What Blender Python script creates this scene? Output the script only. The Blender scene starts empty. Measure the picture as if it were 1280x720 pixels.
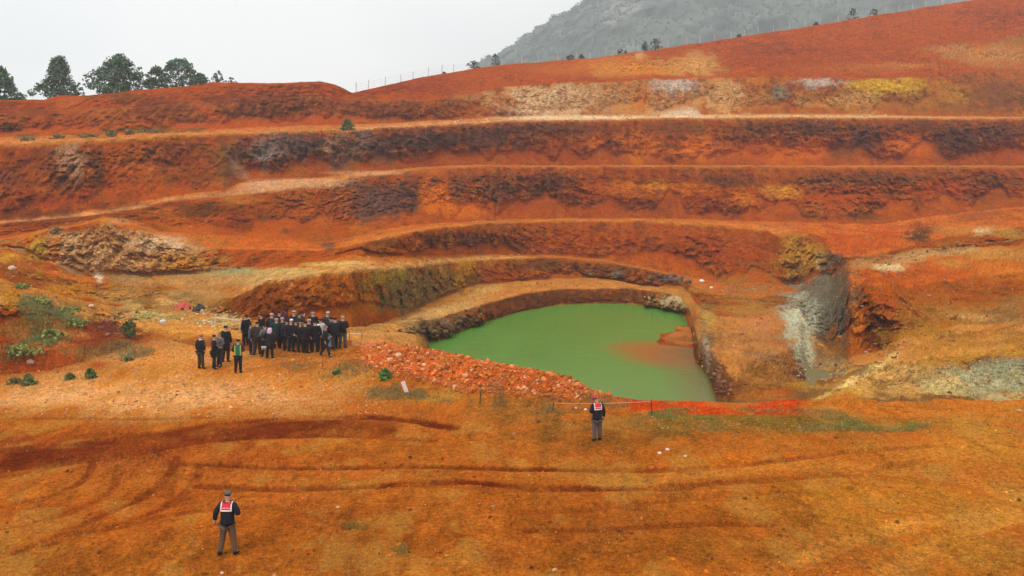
import bpy, bmesh, math, random
import numpy as np
from mathutils import Vector, Matrix, Euler

rng = np.random.default_rng(7)
random.seed(7)
F, ZC, YH, CX = 1108.0, 10.5, 222.0, 640.0      # focal length in px of a 1280 wide frame, eye height, horizon row, centre column
sc = bpy.context.scene
COL = sc.collection

# ------------------------------------------------------------------ helpers
def lin(c):
    c = np.asarray(c, float) / 255.0
    return np.where(c <= 0.04045, c / 12.92, ((c + 0.055) / 1.055) ** 2.4)

_perm = np.random.default_rng(11).permutation(256)
_perm = np.concatenate([_perm, _perm, _perm])
_grad = np.random.default_rng(12).normal(size=(256, 3)); _grad /= np.linalg.norm(_grad, axis=1)[:, None]
_grad = _grad.astype(np.float32)
from concurrent.futures import ThreadPoolExecutor
def perlin(x, y, z):
    x, y, z = np.broadcast_arrays(np.asarray(x, np.float32), np.asarray(y, np.float32), np.asarray(z, np.float32))
    if x.ndim == 2 and x.size > 200000:
        cuts = np.linspace(0, len(x), 17).astype(int)
        with ThreadPoolExecutor(4) as ex:
            return np.concatenate(list(ex.map(lambda k: perlin1(x[cuts[k]:cuts[k+1]], y[cuts[k]:cuts[k+1]], z[cuts[k]:cuts[k+1]]), range(16))))
    return perlin1(x, y, z)
def perlin1(x, y, z):
    x = np.asarray(x, np.float32); y = np.asarray(y, np.float32); z = np.asarray(z, np.float32)
    x, y, z = np.broadcast_arrays(x, y, z)
    xi = np.floor(x).astype(np.int32); yi = np.floor(y).astype(np.int32); zi = np.floor(z).astype(np.int32)
    xf = x - xi; yf = y - yi; zf = z - zi
    u = xf*xf*xf*(xf*(xf*6-15)+10); v = yf*yf*yf*(yf*(yf*6-15)+10); w = zf*zf*zf*(zf*(zf*6-15)+10)
    xi &= 255; yi &= 255; zi &= 255
    def g(dx, dy, dz):
        h = _perm[_perm[_perm[xi+dx] + yi+dy] + zi+dz]
        gr = _grad[h]
        return gr[..., 0]*(xf-dx) + gr[..., 1]*(yf-dy) + gr[..., 2]*(zf-dz)
    def lp(a, b, t): return a + (b-a)*t
    return lp(lp(lp(g(0,0,0), g(1,0,0), u), lp(g(0,1,0), g(1,1,0), u), v),
              lp(lp(g(0,0,1), g(1,0,1), u), lp(g(0,1,1), g(1,1,1), u), v), w) * 1.5
def fbm(x, y, z, octs=4, lac=2.03, gain=0.5, off=0.0):
    s = 0; a = 1.0; t = 0
    if not np.any(z): x, y, z = 0.8*x-0.6*y, 0.6*x+0.8*y, z+0.37
    for k in range(octs):
        s = s + a*perlin(x+off+k*17.3, y+off*0.7+k*9.1, z+k*5.7); t += a; a *= gain
        x = x*lac; y = y*lac; z = z*lac
    return s / t * 1.25
def sstep(a, b, x):
    t = np.clip((x-a)/(b-a), 0, 1); return t*t*(3-2*t)

def make_mesh(name, V, faces, mat, parent=None, smooth=False, col=None):
    """faces: (M,k) int array; col: (N,3) linear colours per vertex"""
    V = np.ascontiguousarray(V, np.float32); faces = np.ascontiguousarray(faces, np.int32)
    me = bpy.data.meshes.new(name)
    me.vertices.add(len(V)); me.vertices.foreach_set('co', V.ravel())
    m, k = faces.shape
    me.loops.add(m*k); me.loops.foreach_set('vertex_index', faces.ravel())
    me.polygons.add(m)
    me.polygons.foreach_set('loop_start', np.arange(0, m*k, k, dtype=np.int32))
    me.polygons.foreach_set('use_smooth', np.full(m, smooth))
    me.update(calc_edges=True)
    if col is not None:
        at = me.color_attributes.new('Col', 'FLOAT_COLOR', 'POINT')
        c4 = np.ones((len(V), 4), np.float32); c4[:, :3] = col
        at.data.foreach_set('color', c4.ravel())
    if mat: me.materials.append(mat)
    o = bpy.data.objects.new(name, me); COL.objects.link(o)
    if parent: o.parent = parent
    return o
def empty(name, loc, rz=0.0):
    o = bpy.data.objects.new(name, None); COL.objects.link(o)
    o.location = loc; o.rotation_euler = (0, 0, rz); o.empty_display_size = 0.3
    return o
def tag(o, label=None, cat=None, group=None, kind=None):
    if label: o['label'] = label
    if cat: o['category'] = cat
    if group: o['group'] = group
    if kind: o['kind'] = kind
    return o

# ------------------------------------------------------------------ materials
def nodes_of(name):
    m = bpy.data.materials.new(name); m.use_nodes = True
    nt = m.node_tree; b = nt.nodes['Principled BSDF']
    return m, nt, b
def plain(name, rgb, rough=0.8, spec=0.2, noise=0.18, scale=14.0, bump=0.0):
    m, nt, b = nodes_of(name)
    tc = nt.nodes.new('ShaderNodeTexCoord'); nz = nt.nodes.new('ShaderNodeTexNoise')
    nz.inputs['Scale'].default_value = scale; nz.inputs['Detail'].default_value = 4
    nt.links.new(tc.outputs['Object'], nz.inputs['Vector'])
    mr = nt.nodes.new('ShaderNodeMapRange'); mr.inputs['To Min'].default_value = 1-noise; mr.inputs['To Max'].default_value = 1+noise
    nt.links.new(nz.outputs['Fac'], mr.inputs['Value'])
    mx = nt.nodes.new('ShaderNodeMix'); mx.data_type = 'RGBA'; mx.blend_type = 'MULTIPLY'; mx.inputs['Factor'].default_value = 1
    mx.inputs['A'].default_value = (*rgb, 1)
    nt.links.new(mr.outputs['Result'], mx.inputs['B'])
    nt.links.new(mx.outputs['Result'], b.inputs['Base Color'])
    b.inputs['Roughness'].default_value = rough; b.inputs['Specular IOR Level'].default_value = spec
    if bump:
        bp = nt.nodes.new('ShaderNodeBump'); bp.inputs['Strength'].default_value = bump; bp.inputs['Distance'].default_value = 0.02
        nt.links.new(nz.outputs['Fac'], bp.inputs['Height']); nt.links.new(bp.outputs['Normal'], b.inputs['Normal'])
    return m
def attr_mat(name, rough=0.92, spec=0.12, scales=(0.9, 7.0), bump=(0.25, 0.03), var=0.3, grain=0.0):
    m, nt, b = nodes_of(name)
    at = nt.nodes.new('ShaderNodeAttribute'); at.attribute_name = 'Col'
    tc = nt.nodes.new('ShaderNodeTexCoord')
    n1 = nt.nodes.new('ShaderNodeTexNoise'); n1.inputs['Scale'].default_value = scales[0]; n1.inputs['Detail'].default_value = 6; n1.inputs['Roughness'].default_value = 0.65
    n2 = nt.nodes.new('ShaderNodeTexNoise'); n2.inputs['Scale'].default_value = scales[1]; n2.inputs['Detail'].default_value = 5; n2.inputs['Roughness'].default_value = 0.7
    for n in (n1, n2): nt.links.new(tc.outputs['Object'], n.inputs['Vector'])
    mr = nt.nodes.new('ShaderNodeMapRange'); mr.inputs['From Min'].default_value = 0.3; mr.inputs['From Max'].default_value = 0.7
    mr.inputs['To Min'].default_value = 1-var; mr.inputs['To Max'].default_value = 1+var
    nt.links.new(n2.outputs['Fac'], mr.inputs['Value'])
    mx = nt.nodes.new('ShaderNodeMix'); mx.data_type = 'RGBA'; mx.blend_type = 'MULTIPLY'; mx.inputs['Factor'].default_value = 1
    nt.links.new(at.outputs['Color'], mx.inputs['A']); nt.links.new(mr.outputs['Result'], mx.inputs['B'])
    last = mx
    if grain:
        n3 = nt.nodes.new('ShaderNodeTexNoise'); n3.inputs['Scale'].default_value = 19.0; n3.inputs['Detail'].default_value = 3; n3.inputs['Roughness'].default_value = 0.8
        nt.links.new(tc.outputs['Object'], n3.inputs['Vector'])
        m3 = nt.nodes.new('ShaderNodeMapRange'); m3.inputs['From Min'].default_value = 0.33; m3.inputs['From Max'].default_value = 0.67; m3.inputs['To Min'].default_value = 1-grain; m3.inputs['To Max'].default_value = 1+grain
        nt.links.new(n3.outputs['Fac'], m3.inputs['Value'])
        last = nt.nodes.new('ShaderNodeMix'); last.data_type = 'RGBA'; last.blend_type = 'MULTIPLY'; last.inputs['Factor'].default_value = 1
        nt.links.new(mx.outputs['Result'], last.inputs['A']); nt.links.new(m3.outputs['Result'], last.inputs['B'])
    nt.links.new(last.outputs['Result'], b.inputs['Base Color'])
    b.inputs['Roughness'].default_value = rough; b.inputs['Specular IOR Level'].default_value = spec
    if bump:
        b1 = nt.nodes.new('ShaderNodeBump'); b1.inputs['Strength'].default_value = 0.7; b1.inputs['Distance'].default_value = bump[0]
        b2 = nt.nodes.new('ShaderNodeBump'); b2.inputs['Strength'].default_value = 0.8; b2.inputs['Distance'].default_value = bump[1]
        nt.links.new(n1.outputs['Fac'], b1.inputs['Height']); nt.links.new(n2.outputs['Fac'], b2.inputs['Height'])
        nt.links.new(b1.outputs['Normal'], b2.inputs['Normal']); nt.links.new(b2.outputs['Normal'], b.inputs['Normal'])
    return m
M_earth = attr_mat('red_earth', spec=0.0, bump=(0.4, 0.06), var=0.42, grain=0.26)
M_stone = attr_mat('stone', spec=0.02, scales=(2.0, 11.0), bump=(0.05, 0.02), var=0.22)
M_leaf = attr_mat('foliage', rough=0.85, spec=0.04, bump=None, var=0.25)
M_hill = attr_mat('hill_scrub_soil', scales=(0.02, 0.15), bump=(1.2, 0.3), var=0.3)

# ------------------------------------------------------------------ world, sun
SUN_EL, SUN_AZ = math.radians(52), math.radians(215)     # azimuth from +Y, clockwise: behind the camera, left
w = bpy.data.worlds.new('World'); sc.world = w; w.use_nodes = True
nt = w.node_tree; bg = nt.nodes['Background']; bg.inputs['Strength'].default_value = 0.1
sky = nt.nodes.new('ShaderNodeTexSky'); sky.sky_type = 'NISHITA'; sky.sun_disc = False
sky.sun_elevation = SUN_EL; sky.sun_rotation = SUN_AZ; sky.air_density = 1.5; sky.dust_density = 3.0
tc = nt.nodes.new('ShaderNodeTexCoord'); mp = nt.nodes.new('ShaderNodeMapping'); mp.inputs['Scale'].default_value = (1.2, 1.2, 3.5)
nt.links.new(tc.outputs['Generated'], mp.inputs['Vector'])
nz = nt.nodes.new('ShaderNodeTexNoise'); nz.inputs['Scale'].default_value = 1.7; nz.inputs['Detail'].default_value = 5; nz.inputs['Roughness'].default_value = 0.45
nt.links.new(mp.outputs['Vector'], nz.inputs['Vector'])
cr = nt.nodes.new('ShaderNodeValToRGB')
cr.color_ramp.elements[0].position = 0.32; cr.color_ramp.elements[0].color = (0.79, 0.805, 0.81, 1)
cr.color_ramp.elements[1].position = 0.60; cr.color_ramp.elements[1].color = (0.985, 0.955, 0.915, 1)
nt.links.new(nz.outputs['Fac'], cr.inputs['Fac'])
sc10 = nt.nodes.new('ShaderNodeVectorMath'); sc10.operation = 'SCALE'; sc10.inputs['Scale'].default_value = 10.0
nt.links.new(cr.outputs['Color'], sc10.inputs[0])
mx = nt.nodes.new('ShaderNodeMix'); mx.data_type = 'RGBA'; mx.inputs['Factor'].default_value = 0.93
sx = nt.nodes.new('ShaderNodeSeparateXYZ'); nt.links.new(tc.outputs['Generated'], sx.inputs['Vector'])
zr_ = nt.nodes.new('ShaderNodeMapRange'); zr_.inputs['From Min'].default_value = 0.05; zr_.inputs['From Max'].default_value = 1.0; zr_.inputs['To Min'].default_value = 8.2; zr_.inputs['To Max'].default_value = 14.5
nt.links.new(sx.outputs['Z'], zr_.inputs['Value']); nt.links.new(zr_.outputs['Result'], sc10.inputs['Scale'])
nt.links.new(sky.outputs['Color'], mx.inputs['A']); nt.links.new(sc10.outputs['Vector'], mx.inputs['B'])
nt.links.new(mx.outputs['Result'], bg.inputs['Color'])
sl = bpy.data.lights.new('sun', 'SUN'); sl.energy = 1.3; sl.angle = math.radians(14); sl.color = (1.0, 0.95, 0.87)
so = bpy.data.objects.new('sun', sl); COL.objects.link(so)
d = Vector((math.sin(SUN_AZ)*math.cos(SUN_EL), math.cos(SUN_AZ)*math.cos(SUN_EL), math.sin(SUN_EL)))
so.rotation_euler = (-d).to_track_quat('-Z', 'Y').to_euler(); so.location = d*400

# ------------------------------------------------------------------ camera
cam = bpy.data.cameras.new('camera'); co = bpy.data.objects.new('camera', cam); COL.objects.link(co)
co.location = (0, 0, ZC); co.rotation_euler = (math.pi/2, 0, 0)
cam.sensor_width = 36; cam.lens = F/1280*36; cam.shift_y = -(360-YH)/1280
cam.clip_end = 9000; sc.camera = co
sc.view_settings.view_transform = 'Standard'; sc.view_settings.look = 'None'; sc.view_settings.gamma = 1; sc.view_settings.exposure = 0.30
sc.cycles.use_denoising = True; sc.cycles.denoising_prefilter = 'ACCURATE'; sc.cycles.volume_bounces = 3

# ------------------------------------------------------------------ terrain: feature lines of the pit, near to far, (column, row, distance)
def W_(y): return 16066.0/(y-222)          # distance of the lake's shore (water 4 m below the apron)
L = {}
L['LIP'] = [(-200,470,46.5),(0,470,46.9),(60,463,48.3),(100,455,50),(150,438,53.5),(200,422,56),(260,436,53),(300,440,52),(400,433,53.6),(436,431,54),(452,433,51),(480,431,49.6),(520,433,49),(545,437,48.2),(600,450,46.2),(660,461,45),(700,469,44.2),(730,481,43.8),(745,489,43.4),(770,495,43.2),(800,500,42.6),(860,501,42.3),(940,504,41.6),(1000,507,41.2),(1100,507,40.9),(1200,503,41.4),(1280,501,41.6),(1500,498,42)]
L['BED'] = [(-200,440,47.2),(0,440,47.5),(60,438,49.5),(100,432,51),(150,424,55),(200,411,60),(300,425,55),(400,425,56),(440,424,58),(460,426,57),(480,422,60),(520,455,58),(545,520,54),(600,580,52),(660,590,50.5),(740,600,49.5),(800,600,49.5),(880,595,49.5),(893,585,50),(905,560,48),(920,510,47.5),(940,505,48),(985,503,46),(1015,500,49),(1040,497,49),(1062,494,48.5),(1100,505,44),(1200,501,43.5),(1280,499,43.8),(1500,497,44)]
L['W0'] = [(-200,420,48.5),(0,420,48.8),(100,415,53.5),(150,410,59),(200,404,62.5),(300,417,57.5),(400,420,58.5),(440,421,60),(480,417,64),(520,430,68),(545,455,74.5),(600,425,84),(650,408,92),(700,398,97),(800,399,97),(850,410,91),(862,420,84),(870,480,65),(885,500,61),(893,540,55),(905,540,51),(920,503,50),(985,500,49),(1015,486,55),(1040,484,54.5),(1062,480,52),(1100,490,48.5),(1200,498,45),(1280,497,45),(1500,495,45)]
L['W'] = [(-200,398,50),(0,400,50),(60,400,52.5),(100,400,56),(150,402,61),(200,398,65),(300,410,60),(400,416,60),(440,418,61.5),(480,413,68),(520,416,73),(536,422,W_(422)),(548,427,W_(427)),(575,415,W_(415)),(600,405,W_(405)),(650,390,W_(390)),(700,381,W_(381)),(760,379,W_(379)),(800,381,W_(381)),(830,386,W_(386)),(850,391,W_(391)),(859,400,W_(400)),(864,440,W_(440)),(871,455,W_(455)),(885,470,W_(470)),(893,494,W_(494)),(905,501,55),(920,499,52),(940,500,52),(985,497,52),(1000,486,55),(1015,478,58),(1040,478,56),(1062,476,54),(1100,487,50),(1130,491,48),(1200,494,46.5),(1280,493,46),(1500,490,46)]
L['A'] = [(-200,362,53),(0,364,53),(60,372,56),(100,388,60),(150,395,65),(200,388,69),(300,403,62.5),(400,412,62),(440,414,63.5),(480,408,70),(520,402,76),(548,398,81),(575,390,86.5),(600,381,90),(650,368,98),(700,361,103.5),(760,360,104.5),(800,362,103.5),(830,366,101),(850,370,98),(862,385,92),(871,425,72),(885,438,68),(895,450,63),(905,462,62),(920,482,56),(940,450,63),(985,440,66),(1000,430,69),(1015,465,64),(1040,462,62),(1062,456,58),(1100,453,56),(1130,456,53),(1200,442,52),(1280,435,51),(1500,425,51)]
L['TB'] = [(-200,348,62),(0,350,62),(60,362,66),(100,374,68),(150,380,70),(200,372,74),(260,390,67),(300,398,64),(400,409,63),(440,410,65),(480,403,73),(520,388,84),(548,374,92),(600,355,105),(650,351,112),(700,348,116),(760,349,116),(800,356,111),(850,362,106),(862,366,102),(871,382,90),(895,395,83),(940,400,81),(985,388,88),(1000,385,88),(1015,420,73),(1040,441,68),(1062,448,60),(1100,444,58),(1130,425,58),(1200,405,60),(1280,395,59),(1500,385,59)]
L['CB'] = [(-200,322,72),(0,325,72),(60,340,76),(100,352,77),(150,357,78),(200,354,79),(260,372,72),(290,373,68),(330,352,66),(400,343,66),(440,338,69),(480,336,77),(520,332,88),(548,329,96),(600,324,109),(650,322,116),(700,322,119),(760,328,119),(800,335,114),(830,341,112),(850,347,109),(871,359,103),(895,369,97),(940,374,94),(985,366,98),(1000,365,98),(1015,372,90),(1040,385,82),(1062,352,70),(1100,360,66),(1130,360,70),(1200,350,74),(1280,340,72),(1500,330,72)]
L['TC'] = [(-200,310,78),(0,312,78),(30,318,79),(60,330,79.5),(100,344,80),(150,347,82),(200,343,85),(260,341,86),(300,337,86),(400,328,82),(440,318,83),(480,322,86),(520,320,93),(548,319,100),(600,318,113),(650,319,120),(700,320,123),(760,325,123),(800,333,119),(850,344,114),(895,354,109),(940,355,106),(970,353,107),(985,356,106.5),(1000,355,106),(1015,345,98),(1040,345,92),(1062,330,76),(1100,330,78),(1130,325,84),(1200,315,88),(1280,305,86),(1500,298,86)]
L['CC'] = [(-200,300,82),(0,300,82),(30,300,82),(60,289,83.5),(100,281,84.5),(130,276,85.5),(160,286,88),(200,297,89),(260,312,91),(300,312,92),(400,314,90),(440,307,85),(480,298,89),(520,289,96),(548,284,103),(600,280,117),(650,277,124),(700,276,127),(800,276,128),(900,281,126),(960,288,122),(975,296,114),(985,293,112),(1015,292,109),(1032,299,105),(1040,317,98),(1062,323,92),(1100,318,96),(1130,310,100),(1200,293,106),(1280,284,104),(1500,276,104)]
L['TD'] = [(-200,300,88),(0,298,88),(60,287,91),(130,272,91),(200,289,95),(300,296,97),(400,303,100),(440,296,104),(480,286,108),(520,281,113),(600,276,127),(650,274,133),(700,273,137),(800,273,139),(900,275,138),(985,278,132),(1040,279,130),(1100,281,127),(1130,276,128),(1200,266,134),(1280,258,134),(1500,250,134)]
L['CD'] = [(-200,284,95),(0,280,95),(60,274,97),(130,267,100),(180,259,103),(200,252,106),(300,243,118),(350,237,123),(400,231,128),(440,222,132),(480,217,135),(520,212,138),(560,209,141),(600,208,142),(650,208,143),(700,209,144),(760,208,144),(1280,209,144),(1500,209,144)]
L['TE'] = [(-200,279,97.5),(0,275,97.5),(60,269,99),(130,261,102.5),(200,247,108),(280,238,116),(300,229,126),(400,222,134),(440,217,137),(480,213.5,141),(520,209.5,144),(560,207.5,149),(600,206.5,150),(700,207,154),(1280,207,155),(1500,207,155)]
L['CE'] = [(-200,184,108),(0,181,110),(60,178,112),(100,177,114),(200,171,122),(300,167,134),(400,163,140),(440,163,143),(480,160,147),(520,158,150),(600,153,156),(650,151,158),(700,150,160),(800,148,162),(1000,147,162),(1280,148,160),(1500,148,160)]
L['TF'] = [(-200,174,120),(0,172,122),(100,169,128),(200,164,136),(300,160,146),(400,156,152),(440,156,155),(480,154,158),(520,151.5,160),(600,148,168),(700,146,173),(800,145.5,175),(1000,144.5,176),(1280,146,174),(1500,146,174)]
L['CF'] = [(-200,145,128),(0,142,130),(100,138,136),(200,130,144),(300,122,154),(400,120,158),(440,125,160),(480,125,163),(540,125,166),(580,118,171),(640,108,176),(700,104,178),(760,102,180),(860,98,183),(950,97,184),(1050,98,186),(1100,99,186),(1180,94,188),(1280,90,188),(1500,86,188)]
L['S'] = [(-200,126,136),(0,125,137),(55,125,141),(75,119,144),(100,120,146),(125,118,147),(180,112,150),(230,108,154),(270,103,160),(330,104,163),(400,102,166),(418,105,166),(430,110,167),(440,116,171),(470,109,178),(520,98,188),(560,91,197),(620,82,207),(680,77,212),(740,73,216),(820,62,222),(900,50,228),(1000,35,232),(1100,18,236),(1200,3,240),(1280,-10,244),(1500,-40,250)]
order = ['LIP','BED','W0','W','A','TB','CB','TC','CC','TD','CD','TE','CE','TF','CF','S']
nrow = {'BED':14,'W0':16,'W':12,'A':44,'TB':40,'CB':64,'TC':34,'CC':72,'TD':26,'CD':96,'TE':18,'CE':84,'TF':16,'CF':64,'S':90}
xc = np.concatenate([np.linspace(-1500,-260,40)[:-1], np.linspace(-260,-12,64)[:-1], np.arange(-12,1293,1.2), np.linspace(1293,1540,64)[1:], np.linspace(1540,2800,40)[1:]])
NC = len(xc)
def line(name):
    a = np.array(L[name], float)
    y = np.interp(xc, a[:,0], a[:,1]); Y = np.interp(xc, a[:,0], a[:,2])
    k = np.hanning(9); k /= k.sum()
    def sm(v): return np.convolve(np.pad(v, 4, mode='edge'), k, mode='valid')
    return sm(y), sm(Y)
ly, lY = {}, {}
wig = {'LIP':(0.8,0.1),'A':(1.1,0.5),'CB':(1.3,0.7),'CC':(1.4,0.9),'CD':(1.2,1.3),'CE':(1.1,1.5),'CF':(2.5,1.5),'S':(1.0,0.6),'TB':(1.5,0.6),'TC':(1.2,0.7),'TD':(0.8,0.9),'TE':(0.5,1.3),'TF':(0.6,1.5),'W':(0.6,0.2)}
for i, n in enumerate(order):
    y, Y = line(n)
    X = (xc-CX)/F*Y
    a, b = wig.get(n, (0, 0))
    j = {'TB':'CB','TC':'CC','TD':'CD','TE':'CE','TF':'CF'}.get(n, n); jj = order.index(j)
    y = y + a*(fbm(X*0.16, Y*0, i*3.3+0*X, 5, gain=0.6)*1.6)
    Y = Y + b*(fbm(X*0.09, Y*0+7.7, jj*2.1+0*X, 4)*1.8)
    ly[n], lY[n] = y, Y
for a, b in zip(order[:-1], order[1:]): lY[b] = np.maximum(lY[b], lY[a]+0.4)

PX, PY, YY, SEG, TT = [], [], [], [], []
def addrow(py, Y, seg, t):
    PY.append(py); YY.append(Y); SEG.append(seg); TT.append(t)
KG = ZC*F
# near ground, then the apron up to the lip
lipz = ZC + (YH-ly['LIP'])/F*lY['LIP']
for Y in (0.6, 3, 8, 14, 19):
    Yv = np.full(NC, float(Y)); addrow(YH+KG/Yv, Yv, 0, Y/19*0.0)
NA = 270
for k in range(NA+1):
    t = k/NA
    y0 = np.full(NC, YH+KG/21.0)
    # equal steps down the picture
    zend = lipz; Yl = lY['LIP']
    ye = ly['LIP']; py = y0+(ye-y0)*t
    # the apron is level, easing up or down to the lip over its last metres
    Yp = KG/(py-YH)
    r = sstep(0.72, 1.0, t)
    Yv = Yp*(1-r) + (Yl - (1-t)*0)*r if k == NA else Yp
    # solve distance so that the surface follows z(Y)
    zt = zend*sstep(0.8, 1.0, t)
    Yv = (ZC-zt)*F/(py-YH)
    addrow(py, Yv, 1, t)
TALUS = {}
for i, n in enumerate(order[1:]):
    p = order[i]; N = nrow[n]
    z0 = ZC+(YH-ly[p])/F*lY[p]; z1 = ZC+(YH-ly[n])/F*lY[n]
    for k in range(1, N+1):
        t = k/N
        Y = lY[p]+(lY[n]-lY[p])*t
        if n in ('CB','CC','CD','CE','CF','A'):     # faces: concave, talus at the foot, steep above
            if k == 1:
                Xn = (xc-CX)/F*lY[n]
                th = np.clip(0.22+0.75*fbm(Xn*0.085, Xn*0, i*5.1+0*Xn, 4, gain=0.65), 0.05, 0.60)*(0.5 if n == 'A' else 1)
                if n == 'CC': th = th*(1-0.75*sstep(300, 250, xc)*sstep(20, 50, xc)-0.75*sstep(950, 975, xc)*sstep(1070, 1040, xc))
                th = np.maximum(th, .05)
                yf = np.clip(th*1.45, 0, 0.8)
            Y = lY[p]+(lY[n]-lY[p])*np.where(t < th, yf*t/th, yf+(1-yf)*(t-th)/(1-th))
            TALUS[(i+2)] = th
        z = z0+(z1-z0)*t
        addrow(YH-(z-ZC)*F/Y, Y, i+2, t)
zS = ZC+(YH-ly['S'])/F*lY['S']
for dY, dz in ((1.5,.15),(4,.0),(9,-.8),(18,-2),(40,-5),(90,-9),(200,-16),(450,-25)):
    Y = lY['S']+dY; z = zS+dz if dY < 100 else zS*0.3+dz
    addrow(YH-(z-ZC)*F/Y, Y, 17, 0.5)
PY = np.array(PY); YY = np.array(YY); SEG = np.array(SEG); NR = len(PY)
TT = np.array([np.full(NC, t) if np.isscalar(t) else t for t in TT])
PX = np.broadcast_to(xc, PY.shape).copy()
GX = (PX-CX)/F*YY; GZ = ZC+(YH-PY)/F*YY; GY = YY.copy()
SG = np.broadcast_to(SEG[:, None], PY.shape)
segid = {n: i+2 for i, n in enumerate(order[1:])}
isface = np.zeros(NR, bool)
for n in ('A','CB','CC','CD','CE','CF','S'): isface |= SEG == segid[n]
face = np.broadcast_to(isface[:, None], PY.shape).astype(np.float32)
win = np.where(face > 0, np.sin(np.clip(TT, 0, 1)*math.pi)**0.5, 0)

# displacement of faces (rock relief, gullies) and of flats
x_, y_, z_ = GX.astype(np.float32), GY.astype(np.float32), GZ.astype(np.float32)
n_big = fbm(x_*0.13, y_*0.05, z_*0.10, 3)
rill = fbm(x_*0.55, y_*0.12, z_*0.10, 3, off=31)
rill = 1-np.abs(rill)*2.0
rock = fbm(x_*0.75, y_*0.75, z_*0.75, 5, gain=0.62, off=5)
rockr = 1-2*np.abs(fbm(x_*0.42, y_*0.42, z_*0.55, 4, off=91))
rockm = sstep(-0.15, 0.35, fbm(x_*0.06, y_*0.03, z_*0.12, 3, off=55))      # where the face is rock rather than earth
for a in ((150,315,125,36),(345,188,60,24),(470,250,60,28),(520,180,90,18),(520,362,62,34),(420,372,60,34),(92,205,40,30),(1025,365,34,44),(700,125,70,20),(860,122,90,22),(1050,120,120,22),(1210,178,60,26),(1010,165,110,16),(620,234,110,20),(1080,228,90,14),(560,300,80,14),(1002,322,30,28),(1075,400,26,56),(560,402,50,18),(850,374,50,16)):
    a_ = ((PX-a[0])/a[2])**2+((PY-a[1])/a[3])**2
    rockm = np.maximum(rockm, sstep(1.5, 0.5, a_+0.8*rock))
fine_rock = fbm(x_*2.6, y_*2.6, z_*2.6, 3, gain=0.65, off=15)
steep = np.ones(PY.shape, np.float32)          # bare rock above the talus
for q, th in TALUS.items():
    m_ = SEG == q; steep[m_] = sstep(-0.06, 0.10, TT[m_]-th[None])
win = win*(0.42+0.58*steep)
rockm = np.clip(0.30+0.75*rockm, 0, 1)*(0.22+0.78*steep)
amp = np.where(SG == segid['S'], 0.6, 1.0)*np.where(SG == segid['A'], np.where((PX < 606) | (PX > 804), 1.0, 0.4), 1.0)*np.clip((GY-35)/60, 0.35, 1.0)*(1+0.9*sstep(985, 1010, PX)*sstep(1175, 1130, PX)*(SG <= 8))*(1-0.45*(SG == segid['CF'])*sstep(580, 640, PX))*(1-0.75*sstep(1020, 1050, PX)*(SG <= 6))*(1+0.6*((SG == segid['A']) & ((PX < 606) | (PX > 804))))
push = amp*win*(0.8*n_big + 1.25*rill*(0.45+0.55*rockm) + (1.0*rock+0.9*rockr)*(0.30+0.9*rockm) + 0.62*fine_rock*(0.35+0.8*rockm))
# hollow of the rib right of the gully
def blob(cx, cy, rx, ry, ang=0.0):
    a = math.radians(ang); dx = PX-cx; dy = PY-cy
    u = (dx*math.cos(a)+dy*math.sin(a))/rx; v = (-dx*math.sin(a)+dy*math.cos(a))/ry
    return u*u+v*v
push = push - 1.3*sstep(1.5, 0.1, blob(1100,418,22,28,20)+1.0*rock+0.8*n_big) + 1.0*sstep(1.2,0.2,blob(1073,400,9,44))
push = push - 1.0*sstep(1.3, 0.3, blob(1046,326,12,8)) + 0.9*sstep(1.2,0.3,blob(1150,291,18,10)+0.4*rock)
GY = GY - push
GX = GX - push*(PX-CX)/F + face*win*amp*0.12*fbm(x_*1.6, y_*1.6, z_*1.6, 3, off=77)
GZ = GZ + face*win*amp*0.10*fbm(x_*1.9, y_*1.9, z_*1.9, 2, off=44)
flat = 1-face
nearw = sstep(6.0, 1.0, np.abs(GY-lY['LIP'][None, :]))
midflat = flat*(SG > 1)
GZ = GZ + midflat*(0.16*fbm(x_*0.35, y_*0.35, z_*0, 4, off=3)+0.05*fbm(x_*2, y_*2, z_*0, 3, off=8))*np.clip(20.0*8/np.maximum(60, GY), 0.6, 1.5)
# right-hand mound and the near left mound: extra lumps
mound = ((SG >= 2) & (SG <= 9) & ((PX > 1030) | (PX < 190))).astype(np.float32)
GZ = GZ + mound*(0.40*fbm(x_*0.30, y_*0.22, z_*0, 5, gain=0.6, off=23) + 0.16*fbm(x_*1.3, y_*1.3, z_*0, 4, off=29))
# apron
ap = (SG <= 1).astype(np.float32)
GZ = GZ + ap*(0.10*fbm(x_*0.22, y_*0.22, z_*0, 3, off=61)*sstep(19, 23, y_) + 0.022*fbm(x_*2.2, y_*2.2, z_*0, 4, gain=0.65, off=71))

# berm of broken orange rock between the apron and the lake
def segdist(px, py, pts, world=True):
    d = np.full(px.shape, 1e9)
    for (a, b) in zip(pts[:-1], pts[1:]):
        ax, ay = a; bx, by = b; vx, vy = bx-ax, by-ay
        t = np.clip(((px-ax)*vx+(py-ay)*vy)/(vx*vx+vy*vy+1e-9), 0, 1)
        d = np.minimum(d, np.hypot(px-ax-t*vx, py-ay-t*vy))
    return d
def gpt(x, y, z=0.0):
    Y = (ZC-z)*F/(y-YH); return ((x-CX)/F*Y, Y)
foot = np.interp(PX, [430,450,480,520,560,600,650,700,740,775,800], [440,452,468,478,484,490,495,498,500,499,500])
foot = foot + 9*fbm(GX*0.5, GY*0.5, GX*0, 4, off=19)
bermz = ((PX > 440) & (PX < 785) & (PY < foot) & (SG <= 2)).astype(np.float32)
bermz = bermz*sstep(440, 470, PX)*sstep(790, 745, PX)
bt = np.clip((foot-PY)/12, 0, 1)*bermz
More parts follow.
